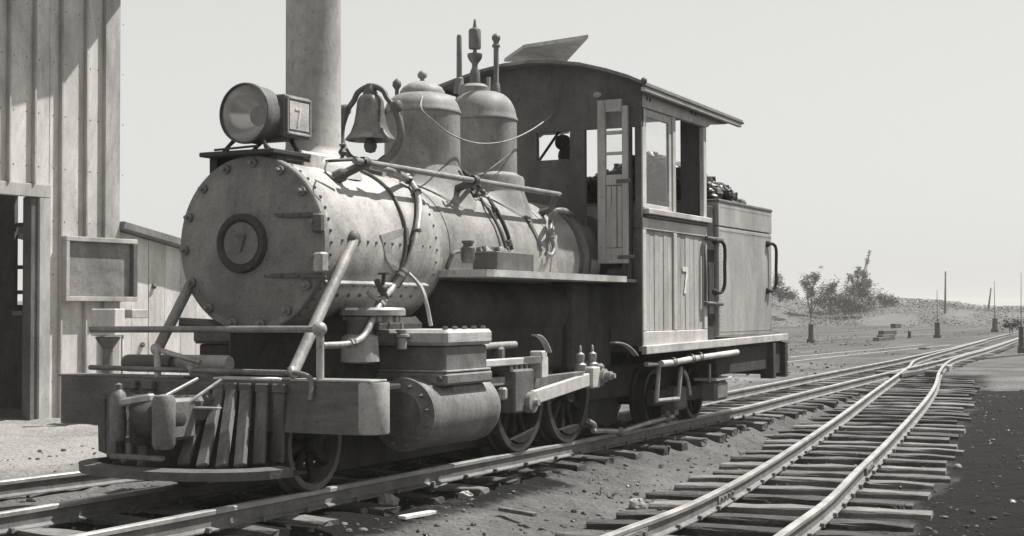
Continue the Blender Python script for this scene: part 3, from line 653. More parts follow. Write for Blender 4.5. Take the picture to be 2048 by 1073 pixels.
lub = MB(); a0, a1 = P(893, 537, x=.52), P(910, 505, x=.58); lub.tube(curve([a0, P(902, 515, x=.57), a1, P(930, 503, x=.6)], 4), .016, 8); lub.lathe([(.001, -.075), (.04, -.07), (.05, -.04), (.05, .04), (.035, .05), (.035, .07), (.045, .072), (.045, .09), (.001, .095)], P(936, 507, x=.62), Z, 12)
lub.tube([P(950, 509, x=.62), P(1000, 511, x=.66)], .008, 6); lub.tube([P(966, 510, x=.63), P(966, 527, x=.63)], .008, 6); part(lub, 'lubricator', 'dark')
q0, q1 = P(994, 540, x=.8), P(1068, 540, x=.8)
tb = part(MB().box((.60, q0.y, 1.385), (.80, q1.y, 1.525), .006), 'tool_box', 'dark')
tbt = MB(); rr_ = random.Random(3)
for k in range(9): tbt.ball((.62+.15*rr_.random(), q0.y+.05+(q1.y-q0.y-.1)*rr_.random(), 1.53), .03+.02*rr_.random(), 6, 4, jit=.25, rg=rr_)
part(tbt, 'box_contents', 'mid', tb)
part(MB().tube(curve([P(818, 548, x=.56), P(842, 575, x=.68), P(853, 608, x=.74), P(862, 652, x=.76)], 5), .014, 8), 'drain_pipe', 'light')
vv = MB(); c_ = P(765, 578, x=.66); vv.ball(c_, .035, 8, 6); vv.tube([c_+Vector((0, -.07, .05)), c_+Vector((0, .05, -.06))], .02, 8); vv.tube([c_, c_+Vector((.03, -.03, .09))], .012, 6); vv.lathe([(.001, 0), (.04, 0), (.04, .012), (.001, .012)], c_+Vector((.03, -.03, .09)), Z, 10); part(vv, 'globe_valve', 'dark')
part(MB().tube(curve([P(735, 585, x=.62), P(752, 598, x=.64), P(770, 594, x=.66)], 4), .014, 8), 'valve_pipe', 'light')
# cord from the sand dome to the cab
part(MB().tube(curve([Vector((.03, 2.11, 2.80)), P(842, 215, x=.24), P(870, 245, x=.32), P(905, 271, x=.34), P(955, 287, x=.34), P(1010, 283, x=.36), P(1060, 262, x=.30), P(1105, 231, y=4.3)], 5), .006, 6), 'bell_cord', 'rope')
part(MB().tube([P(962, 353, x=.33), P(1020, 308, x=.32)], .006, 6), 'stay_wire', 'dark')
# --- running board
RB = MB(); ft = [(.42, 1.50), (.80, 1.42), (.90, 1.46), (.925, 1.52), (.925, 3.92), (.30, 3.92), (.30, 1.50)]
RB.prism(ft, (0, 0, 1.335), X, Y, Z, .05); part(RB, 'running_board', 'board'); part(MB().box((.30, 3.923, 1.335), (.88, 4.275, 1.362), .004), 'sun_block_plate', 'black')  # black plate added to stop sun coming through before the cab
part(MB().lathe([(.001, -.03), (.12, -.028), (.20, -.01), (.225, .02), (.228, .05), (.228, 2.72), (.20, 2.76), (.001, 2.77)], (.40, 1.52, 1.10), Y, 36), 'air_reservoir', 'soot')
# --- struts to the pilot beam, front handrail
part(MB().tube([P(708, 480, x=.56), (.58, -.40, .72)], .036, 12), 'smokebox_brace', 'light')
part(MB().tube([P(388, 555, x=-.50), (-.435, -.40, .86)], .034, 12), 'smokebox_brace', 'pipe')
for q in (P(708, 478, x=.56), P(388, 553, x=-.50)): part(MB().ball(q, .055, 8, 6, (.7, 1, 1)), 'brace_foot', 'dark')
fh = MB(); fh.tube([(-.96, -.42, .985), (.79, -.42, .992)], .021, 10); f_ = part(fh, 'front_handrail', 'pipe')
part(MB().ball((.79, -.42, .992), .045, 12, 8), 'rail_knob', 'light', f_)
for x_ in (.795,): part(MB().tube([(x_, -.42, .96), (x_, -.42, .70)], .024, 10), 'rail_post', 'light', f_)
part(MB().tube([(-.42, -.42, .87), (-.415, -.42, .69)], .022, 10), 'rail_post', 'light', f_)
part(MB().tube([(-.43, -.42, .865), (-.10, -.40, .785)], .017, 8), 'brace_link', 'light', f_)
part(MB().ball((-.435, -.41, .865), .038, 8, 6), 'link_joint', 'light', f_)
ul = MB(); ul.tube(curve([(-.95, -.44, .745), (-.2, -.44, .738), (.5, -.44, .735), (.68, -.44, .728), (.76, -.46, .69), (.77, -.485, .58)], 5), .016, 8)
ul_ = part(ul, 'uncoupling_lever', 'mid')
for x_ in (-.13, .62): part(MB().tube([(x_, -.44, .70), (x_-.02, -.44, .77)], [.012, .022], 8), 'lever_bracket', 'light', ul_)
# --- pilot beam and deck
bm_ = MB(); pts = []
for k in range(9): a = -PI/2+PI*k/8; pts.append((1.10+.10*cos(a), -.35+.10*sin(a)))
for k in range(9): a = PI/2+PI*k/8; pts.append((-1.14+.10*cos(a), -.35+.10*sin(a)))
bm_.prism(pts, (0, 0, .385), X, Y, Z, .30); beam = part(bm_, 'pilot_beam', 'beam')
part(MB().box((.02, -.43, .686), (.52, -.30, .70), .004), 'beam_plate', 'white', beam)
part(MB().box((.60, -.45, .686), (1.16, -.27, .70), .004), 'beam_plate', 'light', beam)
part(MB().box((-1.22, -.44, .686), (-.2, -.27, .70), .004), 'beam_plate', 'mid', beam)
part(MB().lathe([(.10, 0), (.104, .01), (.104, .287), (.10, .297)], (1.105, -.35, .39), Z, 28), 'beam_end_cap', 'cap', beam)
part(MB().box((-.85, -.25, .60), (.85, .40, .64), .01), 'front_deck', 'black')
part(MB().lathe([(.001, -.82), (.05, -.82), (.056, -.81), (.056, -.16), (.05, -.15), (.001, -.15)], (.04, -.10, .765), X, 20), 'air_cylinder', 'board')
part(MB().lathe([(.001, -.94), (.05, -.94), (.056, -.92), (.056, -.56), (.05, -.55)], (.04, -.16, .765), X, 20), 'cylinder_shade_end', 'dark')  # darker length painted as the shaded left end of the air cylinder
part(MB().tube([(-.5, -.12, 1.02), (-.25, .1, 1.0), (0, .3, 1.02)], .04, 8), 'exhaust_pipe', 'dark')
# pilot slats and ring
prg = [Vector((.69*sin(a), -.56-.50*cos(a)**.8, .185)) for a in [R_(-88+176*k/22) for k in range(23)]]
rg_ = MB()
for i in range(22): 
    a, b = prg[i], prg[i+1]
v = []; f = []
for i, p in enumerate(prg):
    d = (prg[min(i+1, 22)]-prg[max(i-1, 0)]).normalized(); o_ = Vector((d.y, -d.x, 0))
    v += [p+o_*.045+Z*.012, p+o_*.04-Z*.038, p-o_*.06-Z*.035, p-o_*.06+Z*.022]
for i in range(22):
    for k in range(4): f.append((i*4+k, i*4+(k+1) % 4, i*4+4+(k+1) % 4, i*4+4+k))
f += [(0, 1, 2, 3), (88, 91, 90, 89)]; rg_.add(v, f); prt = part(rg_, 'pilot_ring', 'dark')
for (tx, ty, bx, by2) in ((414, 780, 366, 930), (439, 777, 404, 934), (464, 777, 443, 935), (493, 777, 480, 934), (526, 778, 517, 930), (206, 792, 208, 905), (226, 792, 225, 914), (262, 790, 254, 924), (298, 788, 286, 930), (560, 780, 556, 925)):
    ptp = P(tx, ty, y=-.475); pb_ = P(bx, by2, z=.205)
    part(MB().bar(ptp, pb_, .078, .035, up=(0, -1, .3), bev=.008), 'pilot_slat', 'pilot' if tx != 560 else 'dark')
    if tx > 240: part(MB().box((ptp.x-.045, -.50, .615), (ptp.x+.045, -.452, .672), .008), 'slat_clip', 'dark')
part(MB().box((-.60, -.60, .13), (.62, -.30, .15), .004), 'pilot_floor', 'black')
part(MB().box((-.80, -.44, .12), (.42, -.40, .384), .004), 'pilot_shade_sheet', 'black')  # black sheet added to put shade behind the slats
for y_, z_ in ((-.98, .24), (-.88, .33)): part(MB().box((-.30, y_, z_), (.08, y_+.05, z_+.03), .006), 'pilot_rail', 'mid')
# coupler
cp = MB(); cp.box((-.14, -.70, .43), (.12, -.45, .60), .03); cpl = part(cp, 'coupler', 'dark')
kn = MB(); kn.ball((-.04, -.83, .475), 1, 20, 12, (.175, .20, .135)); kn.lathe([(.001, -.15), (.07, -.15), (.085, -.13), (.085, .12), (.07, .14), (.001, .145)], (-.14, -.86, .47), Z, 20); kno = part(kn, 'coupler_head', 'black', cpl)
kb = MB(); kb.lathe([(.001, -.165), (.05, -.165), (.066, -.14), (.068, .11), (.055, .14), (.001, .15)], (.085, -.955, .475), Z, 20); kb.bar((.07, -.93, .475), (.10, -.72, .475), .085, .24, bev=.03)
part(kb, 'knuckle', 'mid', cpl)
part(MB().lathe([(.04, -.14), (.05, -.10), (.05, .10), (.04, .14), (.02, .16), (.022, .19), (.001, .20)], (-.30, -.90, .48), Z, 14), 'knuckle_pin', 'mid', cpl)
part(MB().bar((-.30, -.90, .56), (-.02, -.93, .60), .06, .05, bev=.015), 'coupler_arm', 'light', cpl)
part(MB().bar((.0, -.86, .60), (.06, -.62, .70), .02, .018, bev=.004), 'lift_link', 'light', cpl)
part(MB().bar((.12, -.80, .56), (.20, -.56, .70), .02, .016, bev=.004), 'lift_link', 'light', cpl)
part(MB().bar((.08, -.74, .535), (.30, -.72, .535), .05, .012, bev=.003), 'coupler_strap', 'light', cpl)
part(MB().tube(curve([(-.30, -.86, .26), (-.28, -.9, .40), (-.30, -.8, .5)], 4), .02, 8), 'brake_hose', 'black', cpl)
# --- cylinders, steam chests
CX, CZ, CR = .80, .435, .235
for sg in (1, -1):
    cy = part(MB().lathe([(.20, .50), (.235, .52), (.238, .56), (.228, .57), (.228, 1.34), (.233, 1.36), (.228, 1.41), (.205, 1.46), (.16, 1.50), (.10, 1.525), (.05, 1.53), (.001, 1.53)], (sg*CX, 0, CZ), Y, 48), 'cylinder', 'cyl')
    part(MB().lathe([(.001, .465), (.15, .465), (.17, .485), (.215, .495), (.234, .50), (.234, .52)], (sg*CX, 0, CZ), Y, 48), 'cylinder_head', 'chest', cy)
    hb_me = MB().lathe([(.013, 0), (.013, -.014), (.006, -.016), (.006, -.03), (.001, -.031)], (0, 0, 0), Y, 6, False).mesh('head_bolt', 'mid')
    for k in range(12): obj('head_bolt', hb_me, cy, Matrix.Translation((sg*CX+.192*cos(PI*k/6+.2), .488, CZ+.192*sin(PI*k/6+.2))))
    ch = MB(); ch.box((sg*.42, .70, .66), (sg*1.0, 1.27, .87), .012); ch_ = part(ch, 'steam_chest', 'chest' if sg > 0 else 'black')
    part(MB().box((sg*.40, .66, .872), (sg*1.03, 1.30, .975), .022), 'chest_lid', 'board' if sg > 0 else 'dark', ch_)
    part(MB().box((sg*.41, .68, .70), (sg*1.02, 1.29, .712), .003), 'chest_flange', 'light', ch_)
    part(MB().box((sg*.41, .665, .615), (sg*1.025, 1.31, .695), .015), 'chest_base', 'mid', ch_)
    if sg > 0:
        part(MB().box((.75, .80, .50), (.99, 1.22, .62), .02), 'port_casting', 'mid', ch_)
        for k in range(5): part(MB().lathe([(.018, 0), (.018, .02), (.001, .022)], (.985, .72+.13*k, .975), Z, 8), 'lid_stud', 'mid', ch_)
        part(MB().lathe([(.035, -.08), (.035, -.01), (.05, 0), (.05, .015), (.03, .02), (.03, .03), (.04, .035), (.04, .045), (.01, .05), (.008, .09), (.001, .09)], (.72, .62, .93), Z, 12), 'chest_oiler', 'light', ch_)
        for k in (.62, .80, .98):
            part(MB().lathe([(.018, 0), (.018, .02), (.001, .022)], (k, .665, .66), -Y, 8), 'base_nut', 'dark', ch_)
# --- guides, crosshead, rods (visible side)
part(MB().tube([(.80, 1.28, .845), (.80, 2.08, .85)], .026, 10), 'valve_stem', 'light')
part(MB().box((.76, 1.78, .70), (.84, 1.86, .84), .02), 'stem_guide', 'mid')
part(MB().bar((.92, 1.26, .735), (.92, 2.22, .735), .07, .05, bev=.006), 'guide_bar', 'board')
part(MB().bar((.88, 1.40, .60), (.88, 1.72, .60), .06, .06, bev=.006), 'guide_block', 'light')
part(MB().box((.88, 1.30, .50), (.94, 1.40, .71), .012), 'guide_bracket', 'mid')
part(MB().box((.86, 2.20, .60), (.96, 2.30, .80), .008), 'guide_yoke', 'board')
part(MB().box((.84, 2.30, .60), (.94, 2.36, .755), .008), 'guide_yoke', 'board')
xh = MB(); xh.box((.84, 1.72, .37), (.98, 2.04, .68), .015); xh_ = part(xh, 'crosshead', 'dark')
for k in range(4): part(MB().lathe([(.016, 0), (.016, .03), (.001, .032)], (.93, 1.76+.08*k, .68), Z, 8), 'crosshead_bolt', 'light', xh_)
part(MB().lathe([(.07, -.02), (.075, 0), (.075, .05), (.03, .06), (.025, .09), (.001, .09)], (.97, 1.95, .44), X, 16), 'crosshead_pin', 'light', xh_)
part(MB().tube([(.82, 1.60, .435), (.82, 1.80, .435)], .045, 12), 'piston_rod', 'light')
part(MB().box((.90, 1.60, .47), (.96, 1.66, .56), .02), 'rod_gland', 'light')
part(MB().bar((1.0, 1.96, .47), (1.0, 2.98, .565), .04, .10, bev=.006), 'main_rod', 'board')
be = part(MB().box((.97, 2.94, .49), (1.04, 3.10, .66), .012), 'rod_big_end', 'board')
part(MB().lathe([(.055, 0), (.055, .05), (.035, .055), (.035, .10), (.02, .105), (.02, .13), (.001, .13)], (1.02, 3.13, .585), X, 14), 'crank_pin', 'light')
part(MB().box((.96, 3.08, .50), (1.05, 3.17, .68), .02), 'rod_strap', 'mid')
for yy in (2.83, 3.06):
    part(MB().lathe([(.045, 0), (.05, .03), (.05, .05), (.028, .065), (.034, .10), (.034, .13), (.012, .145), (.010, .19), (.001, .20)], (.985, yy, .63), Z, 12), 'oil_cup', 'light')
part(MB().bar((.82, 2.30, .56), (.82, 3.3, .57), .04, .09, bev=.006), 'side_rod', 'mid')
for (c, y0, y1, zt) in (((1.0), 2.0, 2.24, .92), ((.95), 3.55, 4.05, .835)):
    ap = [(c, y0+(y1-y0)*t, zt-(.13 if y1-y0 < .3 else .12)*t**2.4) for t in [k/8 for k in range(9)]]
    mb = MB()
    for i in range(8): mb.bar(ap[i], ap[i+1], .05, .012, bev=.002)
    part(mb, 'guard_strap', 'light')
# --- wheels
def wheel(y_, r, sg, spokes, x0=.457, th=.11, name='wheel', cw=None, m='tyre'):
    c = Vector((sg*(x0+.0), y_, r)); ax = X*sg
    t_ = MB(); t_.lathe([(r*.84, .0), (r*.86, th), (r*.99, th), (r, th*.9), (r, .012), (r+.025, .0), (r+.022, -.03), (r*.84, -.03), (r*.84, 0)], c-ax*.045, ax, 48)
    o = part(t_, name, m); b_ = MB(); b_.lathe([(.001, th+.02), (r*.2, th+.02), (r*.24, th), (r*.24, -.02), (.001, -.02)], c-ax*.045, ax, 20)
    for k in range(spokes):
        a = 2*PI*k/spokes+.2; d = Vector((0, cos(a), sin(a))); b_.bar(c+d*r*.2, c+d*r*.86, .05, r*.13, up=ax, bev=.01)
    if cw is not None:
        pts = [(r*.83*cos(a), r*.83*sin(a)) for a in [cw-.6+1.2*k/8 for k in range(9)]]; b_.prism(pts, c+ax*.03, Y, Z, ax, .05)
    part(b_, 'wheel_spokes', 'spoke', o)
for sg in (1, -1):
    wheel(-.07, .29, sg, 8, name='pilot_wheel', m='dark')
    wheel(2.72, .42, sg, 10, name='driving_wheel', cw=-1.4); wheel(3.62, .42, sg, 10, name='driving_wheel', cw=-1.5)
    wheel(5.55, .27, sg, 8, name='trailing_wheel'); wheel(6.65, .27, sg, 8, name='trailing_wheel')
for y_, r in ((-.07, .29), (2.72, .42), (3.62, .42), (5.55, .27), (6.65, .27)): part(MB().tube([(-.45, y_, r), (.45, y_, r)], .07, 12), 'axle', 'black')
for sg in (1, -1): part(MB().box((sg*.30, -.2, .30), (sg*.38, 7.9, .60), .01), 'main_frame', 'black'); part(MB().box((sg*.26, .45, .05), (sg*.29, 5.2, .34), .004), 'light_block_plate', 'black')  # long low black plates added to keep light out between the wheels
part(MB().box((-.42, 1.5, .30), (.42, 4.3, .64), .01), 'ash_pan', 'black')
# --- under the cab and tender: steps, brake pipes, truck frame
su = MB(); q0, q1, q2, q3_ = P(1318, 729, x=.90), P(1313, 802, x=.90), P(1356, 798, x=.90), P(1362, 735, x=.90)
su.tube([P(1292, 729, x=.9), q0, q1, q2, q3_], .022, 8, smooth=False); part(su, 'step_stirrup', 'light')
part(MB().tube([P(1322, 728, x=.94), P(1345, 726, x=.94), P(1380, 719, x=.94), P(1474, 705, x=.94)], .029, 12), 'train_pipe', 'board')
for (px, py) in ((1345, 725), (1382, 718), (1398, 714)): q = P(px, py, x=.94); part(MB().lathe([(.045, -.02), (.045, .02)], q, Y, 12), 'pipe_clamp', 'dark'); 
ar = [P(1368, 742, x=.88), P(1376, 760, x=.88), P(1380, 790, x=.88)]; part(MB().tube(curve(ar, 4), .016, 8), 'brake_hanger', 'light')
for px in (1419, 1438): part(MB().tube([P(px, 728, x=.86), P(px, 765, x=.86)], .016, 8), 'truck_hanger', 'light')
part(MB().box((.62, 5.1, .22), (.70, 7.1, .36), .01), 'truck_frame', 'black'); part(MB().box((-.70, 5.1, .22), (-.62, 7.1, .36), .01), 'truck_frame', 'black')
q = P(1445, 785, x=.85); part(MB().box((.66, q.y-.20, .20), (.86, q.y+.16, .40), .03), 'journal_box', 'mid'); part(MB().box((.64, q.y-.26, .40), (.88, q.y+.22, .43), .01), 'journal_lid', 'board')
part(MB().box((.62, 5.42, .16), (.80, 5.70, .38), .03), 'journal_box', 'dark')
bpz = MB(); bpz.tube([P(1186, 862, x=.62), P(1215, 862, x=.62), P(1243, 864, x=.62), P(1262, 857, x=.62), P(1300, 845, x=.62), P(1345, 833, x=.62)], .022, 8); bpp = part(bpz, 'brake_rod', 'light')
for (px, py) in ((1240, 864), (1335, 838)): part(MB().ball(P(px, py, x=.63), .05, 8, 6, (.7, 1.2, .9)), 'rod_joint', 'mid', bpp)
for (px) in (1331, 1348): part(MB().box(P(px, 831, x=.62)-Vector((.03, .06, 0)), P(px, 831, x=.62)+Vector((.03, .06, .07)), .01), 'brake_shoe', 'mid', bpp)
part(MB().tube(curve([P(1176, 842, x=.62), P(1188, 850, x=.62), P(1191, 866, x=.62)], 4), .022, 8), 'brake_lever', 'light', bpp)

# --- cab
W = .918; YC, YR = 4.30, 5.95; ZD = .79
cab_t = .045
# sides built from boards, each its own piece
def cab_side(sg, detail):
    xo = sg*W; xi = sg*(W-cab_t)
    def b(name, y0, y1, z0, z1, m='cabrail', prd=0, lab=None):
        return part(MB().box((xi, y0, z0), (xo+sg*prd, y1, z1), .006), name, m, loco, lab)
    b('cab_sill_board', YC, YR, .745, .915)
    for (y0, y1, nm) in ((YC, YC+.085, 'cab_corner_post'), (5.05, 5.14, 'cab_stile'), (YR-.09, YR, 'cab_corner_post')): b(nm, y0, y1, .917, 1.80)
    for (y0, y1) in ((YC+.087, 5.048), (5.142, YR-.092)):
        n = 6; wd = (y1-y0)/n
        for k in range(n):
            e = rnd.uniform(-.004, .003)
            o = part(MB().box((sg*(W-.040), y0+wd*k+.003, .917), (sg*(W-.016+e), y0+wd*(k+1)-.003, 1.80), .004), 'plank', 'cabwood')
    part(MB().box((sg*(W-.05), YC+.02, .92), (sg*(W-.041), YR-.02, 1.80), .001), 'panel_backing', 'soot')
    b('cab_rail', YC, YR, 1.802, 1.905)
    b('window_sill', YC+.03, YR+.03, 1.935, 1.985, 'board', .045); b('sill_moulding', YC+.06, YR, 1.907, 1.932, 'dark', .02); 
    for (y0, y1, nm) in ((YC, YC+.075, 'cab_corner_post'), (5.04, 5.12, 'window_post'), (YR-.085, YR, 'cab_corner_post')): b(nm, y0, y1, 1.988, 2.862)
    fas = MB(); poly = [(YC, 2.865), (YR+.02, 2.865), (YR+.10, 2.90), (YR+.55, 2.955), (YR+.72, 2.985), (YR+.74, 3.02), (YC, 3.0)]
    fas.prism(poly, (xi, 0, 0), Y, Z, X*sg, cab_t+.004); part(fas, 'cab_fascia', 'cabrail')
    bt = MB()
    for yy, zz in ((YC+.10, 2.945), (YC+.17, 2.94), (5.52, 2.955), (5.62, 2.95)): bt.box((xo+sg*.004, yy-.014, zz-.016), (xo+sg*.012, yy+.014, zz+.016), .003)
    part(bt, 'bolt_heads', 'dark')
    ws = part(MB().box((xi+sg*.005, YC+.078, 1.99), (xo-sg*.012, YC+.125, 2.86), .004), 'window_sash', 'cabrail')
    part(MB().box((xi+sg*.005, 4.97, 1.99), (xo-sg*.012, 5.037, 2.86), .004), 'sash_stile', 'cabrail', ws)
    part(MB().box((xi+sg*.005, YC+.127, 2.79), (xo-sg*.012, 4.968, 2.86), .004), 'sash_rail', 'cabrail', ws)
    part(MB().box((xi+sg*.005, YC+.127, 1.99), (xo-sg*.012, 4.968, 2.03), .004), 'sash_rail', 'cabrail', ws)
    part(MB().box((xi+sg*.018, YC+.127, 2.032), (xi+sg*.022, 4.968, 2.788), .0005), 'window_pane', 'glass', ws)
cab_side(1, True); cab_side(-1, False)
part(seven(MB(), (W-.0115, 5.30, 1.255), Y, Z, X, .15, .245, .003, .045), 'number_mark', 'fade')
# front wall: pieces round the look-out window and the doorway
yf0, yf1 = YC-.02, YC+.03
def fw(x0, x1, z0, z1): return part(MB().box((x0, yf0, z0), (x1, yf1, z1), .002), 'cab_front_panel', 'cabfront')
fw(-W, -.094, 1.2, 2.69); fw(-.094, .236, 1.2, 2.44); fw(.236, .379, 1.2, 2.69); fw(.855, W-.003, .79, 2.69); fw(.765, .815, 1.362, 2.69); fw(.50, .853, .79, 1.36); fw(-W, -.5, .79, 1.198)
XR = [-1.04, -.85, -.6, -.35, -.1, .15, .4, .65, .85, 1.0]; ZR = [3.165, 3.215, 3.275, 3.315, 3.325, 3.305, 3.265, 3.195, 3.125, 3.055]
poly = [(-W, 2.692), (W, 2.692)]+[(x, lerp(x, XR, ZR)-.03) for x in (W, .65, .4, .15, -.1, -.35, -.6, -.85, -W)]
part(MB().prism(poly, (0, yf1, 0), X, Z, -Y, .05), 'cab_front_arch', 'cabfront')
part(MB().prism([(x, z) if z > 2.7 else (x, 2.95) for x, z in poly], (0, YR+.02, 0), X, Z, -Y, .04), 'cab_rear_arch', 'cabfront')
rf = MB(); prof = [(x, z) for x, z in zip(XR, ZR)]; poly = prof+[(x, z-.028) for x, z in prof[::-1]]
y0r, y1r = 4.13, 6.82
v = []; n = len(poly)
for y_ in (y0r, y1r): v += [(x, y_, z-.03*(y_-y0r)/2.7+.0) for x, z in poly]
rf.add(v, [tuple(range(n)), tuple(range(n, 2*n))[::-1]]+[(i, n+i, n+(i+1) % n, (i+1) % n) for i in range(n)])
roof = part(rf, 'cab_roof', 'roof')
part(MB().bar((1.0, y0r, 3.025), (1.0, y1r, 2.995), .03, .022, bev=.005), 'eave_moulding', 'dark', roof); part(MB().bar((.985, y0r+.02, 2.995), (.985, y1r-.05, 2.968), .04, .04, bev=.006), 'eave_cornice', 'cabrail', roof)
part(MB().bar((-1.04, y0r, 3.14), (-1.04, y1r, 3.11), .035, .05, bev=.008), 'eave_moulding', 'dark', roof)
part(MB().ball((1.0, y0r+.01, 3.06), .03, 8, 5), 'eave_knob', 'dark', roof)
# raised roof hatch
h0 = P(1006, 125, y=4.6); hA, hB, hC, hD = P(1008, 124, y=5.75), P(1047, 97, y=5.0), P(1176, 77, y=5.0), P(1131, 126, y=5.75)
hn = (hB-hA).cross(hD-hA).normalized(); hn = hn if hn.z > 0 else -hn
mb = MB(); vv = [hA, hB, hC, hD]; vv2 = [p+hn*.035 for p in vv]; mb.add(vv+vv2, [(0, 1, 2, 3), (7, 6, 5, 4)]+[(i, (i+1) % 4, 4+(i+1) % 4, 4+i) for i in range(4)])
part(mb, 'roof_hatch', 'board', roof, 'pale roof hatch lid propped open')
part(MB().box((hA.x+.25, 5.0, 3.22), (hD.x-.02, 5.72, 3.335), .01), 'hatch_curb', 'dark', roof)
# floor and rear corner boards
part(MB().box((-W+.05, YC+.03, .74), (W-.05, YR+.2, .785), .004), 'cab_floor', 'soot')
for sg in (1,): part(MB().box((sg*.66, YR-.03, .79), (sg*(W-.047), YR+.01, 2.95), .004), 'cab_rear_board', 'cabfront')
part(MB().lathe([(.47, 4.33), (.47, 4.9), (.001, 4.91)], CT, Y, 40), 'boiler_backhead', 'black')
bhd = MB(); bhd.tube([(-.2, 4.95, 1.9), (-.2, 5.0, 2.35), (.0, 5.05, 2.5)], .03, 8); bhd.lathe([(.001, 0), (.075, 0), (.075, .05), (.001, .06)], P(1124, 285, y=5.0), Y, 16); bhd.ball(P(1133, 312, y=5.05), .09, 10, 8, (1, .6, 1.1)); part(bhd, 'cab_silhouette', 'dark')  # pipe, disc and ball placed as an unclear dark silhouette in the window
part(MB().tube([(-.46, 5.6, 2.9), (-.78, 5.6, 2.5)], .014, 6), 'cab_brace', 'dark')
# door ajar
dl = P(1192, 202, y=4.20); dr = P(1254, 205, y=4.20); zb_ = P(1200, 528, y=4.20).z; zt_ = 2.93; x0, x1 = dl.x+.01, dr.x-.0
def dz(py): return P(1225, py, y=4.20).z
dd = thing_door = None
ds = part(MB().box((x0, 4.195, zb_), (x0+.075, 4.235, zt_), .005), 'cab_door', 'doorwood')
part(MB().box((x1-.05, 4.195, zb_), (x1, 4.235, zt_-.06), .005), 'door_stile', 'doorwood', ds)
zs = [zt_, dz(224), dz(262), dz(269), dz(304), dz(310), dz(350), dz(368)]
def rail(z0, z1, nm='door_rail'): part(MB().box((x0+.077, 4.197, z0), (x1-.052, 4.233, z1), .004), nm, 'doorwood', ds)
rail(zs[1], zt_); rail(zs[3], zs[2]); rail(zs[5], zs[4]); rail(dz(371), zs[6]); rail(zb_, dz(497))
for a, b in ((zs[2], zs[1]), (zs[4], zs[3]), (zs[6], zs[5])): part(MB().box((x0+.077, 4.213, a+.001), (x1-.052, 4.217, b-.001), .0005), 'door_pane', 'glass', ds)
wd = (x1-x0-.129)/3
for k in range(3): part(MB().box((x0+.077+wd*k+.004, 4.205, dz(496)), (x0+.077+wd*(k+1)-.004, 4.228, dz(372)), .003), 'door_slat', 'doorwood', ds)
part(MB().bar((x1-.10, 4.19, dz(364)), (x1+.03, 4.19, dz(363)), .015, .03, bev=.004), 'door_latch', 'dark', ds)
part(MB().bar((x1-.09, 4.19, dz(515)), (x1+.06, 4.19, dz(515)), .015, .03, bev=.004), 'door_hinge', 'dark', ds)
part(MB().ball(P(1194, 190, y=4.19), .04, 8, 5, (1, .4, .7)), 'door_hook', 'light')
# --- water tank behind the cab
TY0, TY1, TW = 6.28, 8.03, .918
tk = part(MB().box((-TW, TY0, .84), (TW, TY1, 1.925), .012), 'water_tank', 'tender')
part(MB().box((-TW-.003, TY0-.003, 1.93), (TW+.003, TY1+.003, 2.19), .006), 'tank_coaming', 'tender', tk)
part(MB().box((-TW-.012, TY0-.01, 2.165), (TW+.012, TY1+.012, 2.195), .008), 'tank_rim', 'mid', tk)
rv = MB()
for k in range(30): rv.ball((TW+.001, TY0+.05+k*.057, 1.885), .009, 6, 4); rv.ball((TW+.001, TY0+.05+k*.057, 2.12), .009, 6, 4); rv.ball((TW+.001, TY0+.05+k*.057, .885), .009, 6, 4)
for k in range(26): rv.ball((TW+.001, TY1-.05, .9+k*.038), .006, 5, 3); rv.ball((TW+.001, TY0+.05, .9+k*.038), .006, 5, 3)
tag(part(rv, 'tank_rivets', 'tender', tk), kind='stuff')
part(MB().box((.62, YR+.06, .79), (TW-.035, TY0-.012, 2.12), .01), 'gap_shade_panel', 'black')  # black panel painting the shade in the gap behind the cab
def grab(pT, pB, out):
    g = MB(); o_ = X*out
    g.tube(curve([pT-Y*.10, pT+o_*.6, pT+o_+Vector((0, .04, -.06)), (pT+pB)/2+o_+Y*.04, pB+o_+Vector((0, .04, .08)), pB+o_*.6, pB-Y*.10], 5), .017, 8)
    g.ball(pT-Y*.10, .035, 8, 5); g.ball(pB-Y*.10, .035, 8, 5); part(g, 'grab_handle', 'black')
grab(P(1437, 484, x=.95), P(1437, 585, x=.95), .05); grab(P(1541, 489, x=.93), P(1541, 582, x=.93), .05)
for py in (478, 608): q = P(1420, py, x=.94); part(MB().tube([q-Y*.12, q+Y*.35], .022, 8), 'stanchion_socket', 'dark')
part(MB().tube([P(1411, 490, x=.94), P(1411, 603, x=.94)], .015, 8), 'cab_handrail', 'dark')
# coal heap: lumps over a core
rr_ = random.Random(11); core = MB(); ny, nx2 = 14, 12; v = []
def coalz(x, y): return 2.10+.62*max(0, 1-math.hypot(x/1.05, (y-6.75)/1.15))**.8
for j in range(ny+1):
    for i in range(nx2+1):
        x = -.86+1.72*i/nx2; y = TY0+.05+1.7*j/ny; v.append((x+rr_.uniform(-.03, .03), y+rr_.uniform(-.03, .03), coalz(x, y)+rr_.uniform(-.05, .03)))
core.add(v, [(j*(nx2+1)+i, j*(nx2+1)+i+1, (j+1)*(nx2+1)+i+1, (j+1)*(nx2+1)+i) for j in range(ny) for i in range(nx2)])
for k in range(420):
    x = rr_.uniform(-.85, .85); y = rr_.uniform(TY0+.06, TY1-.12); s = rr_.uniform(.025, .08)
    core.ball((x, y, coalz(x, y)+s*.2), s, 6, 4, (rr_.uniform(.7, 1.2), rr_.uniform(.7, 1.2), rr_.uniform(.6, 1)), .28, rr_)
tag(part(core, 'coal_heap', 'coal', loco), kind='stuff')
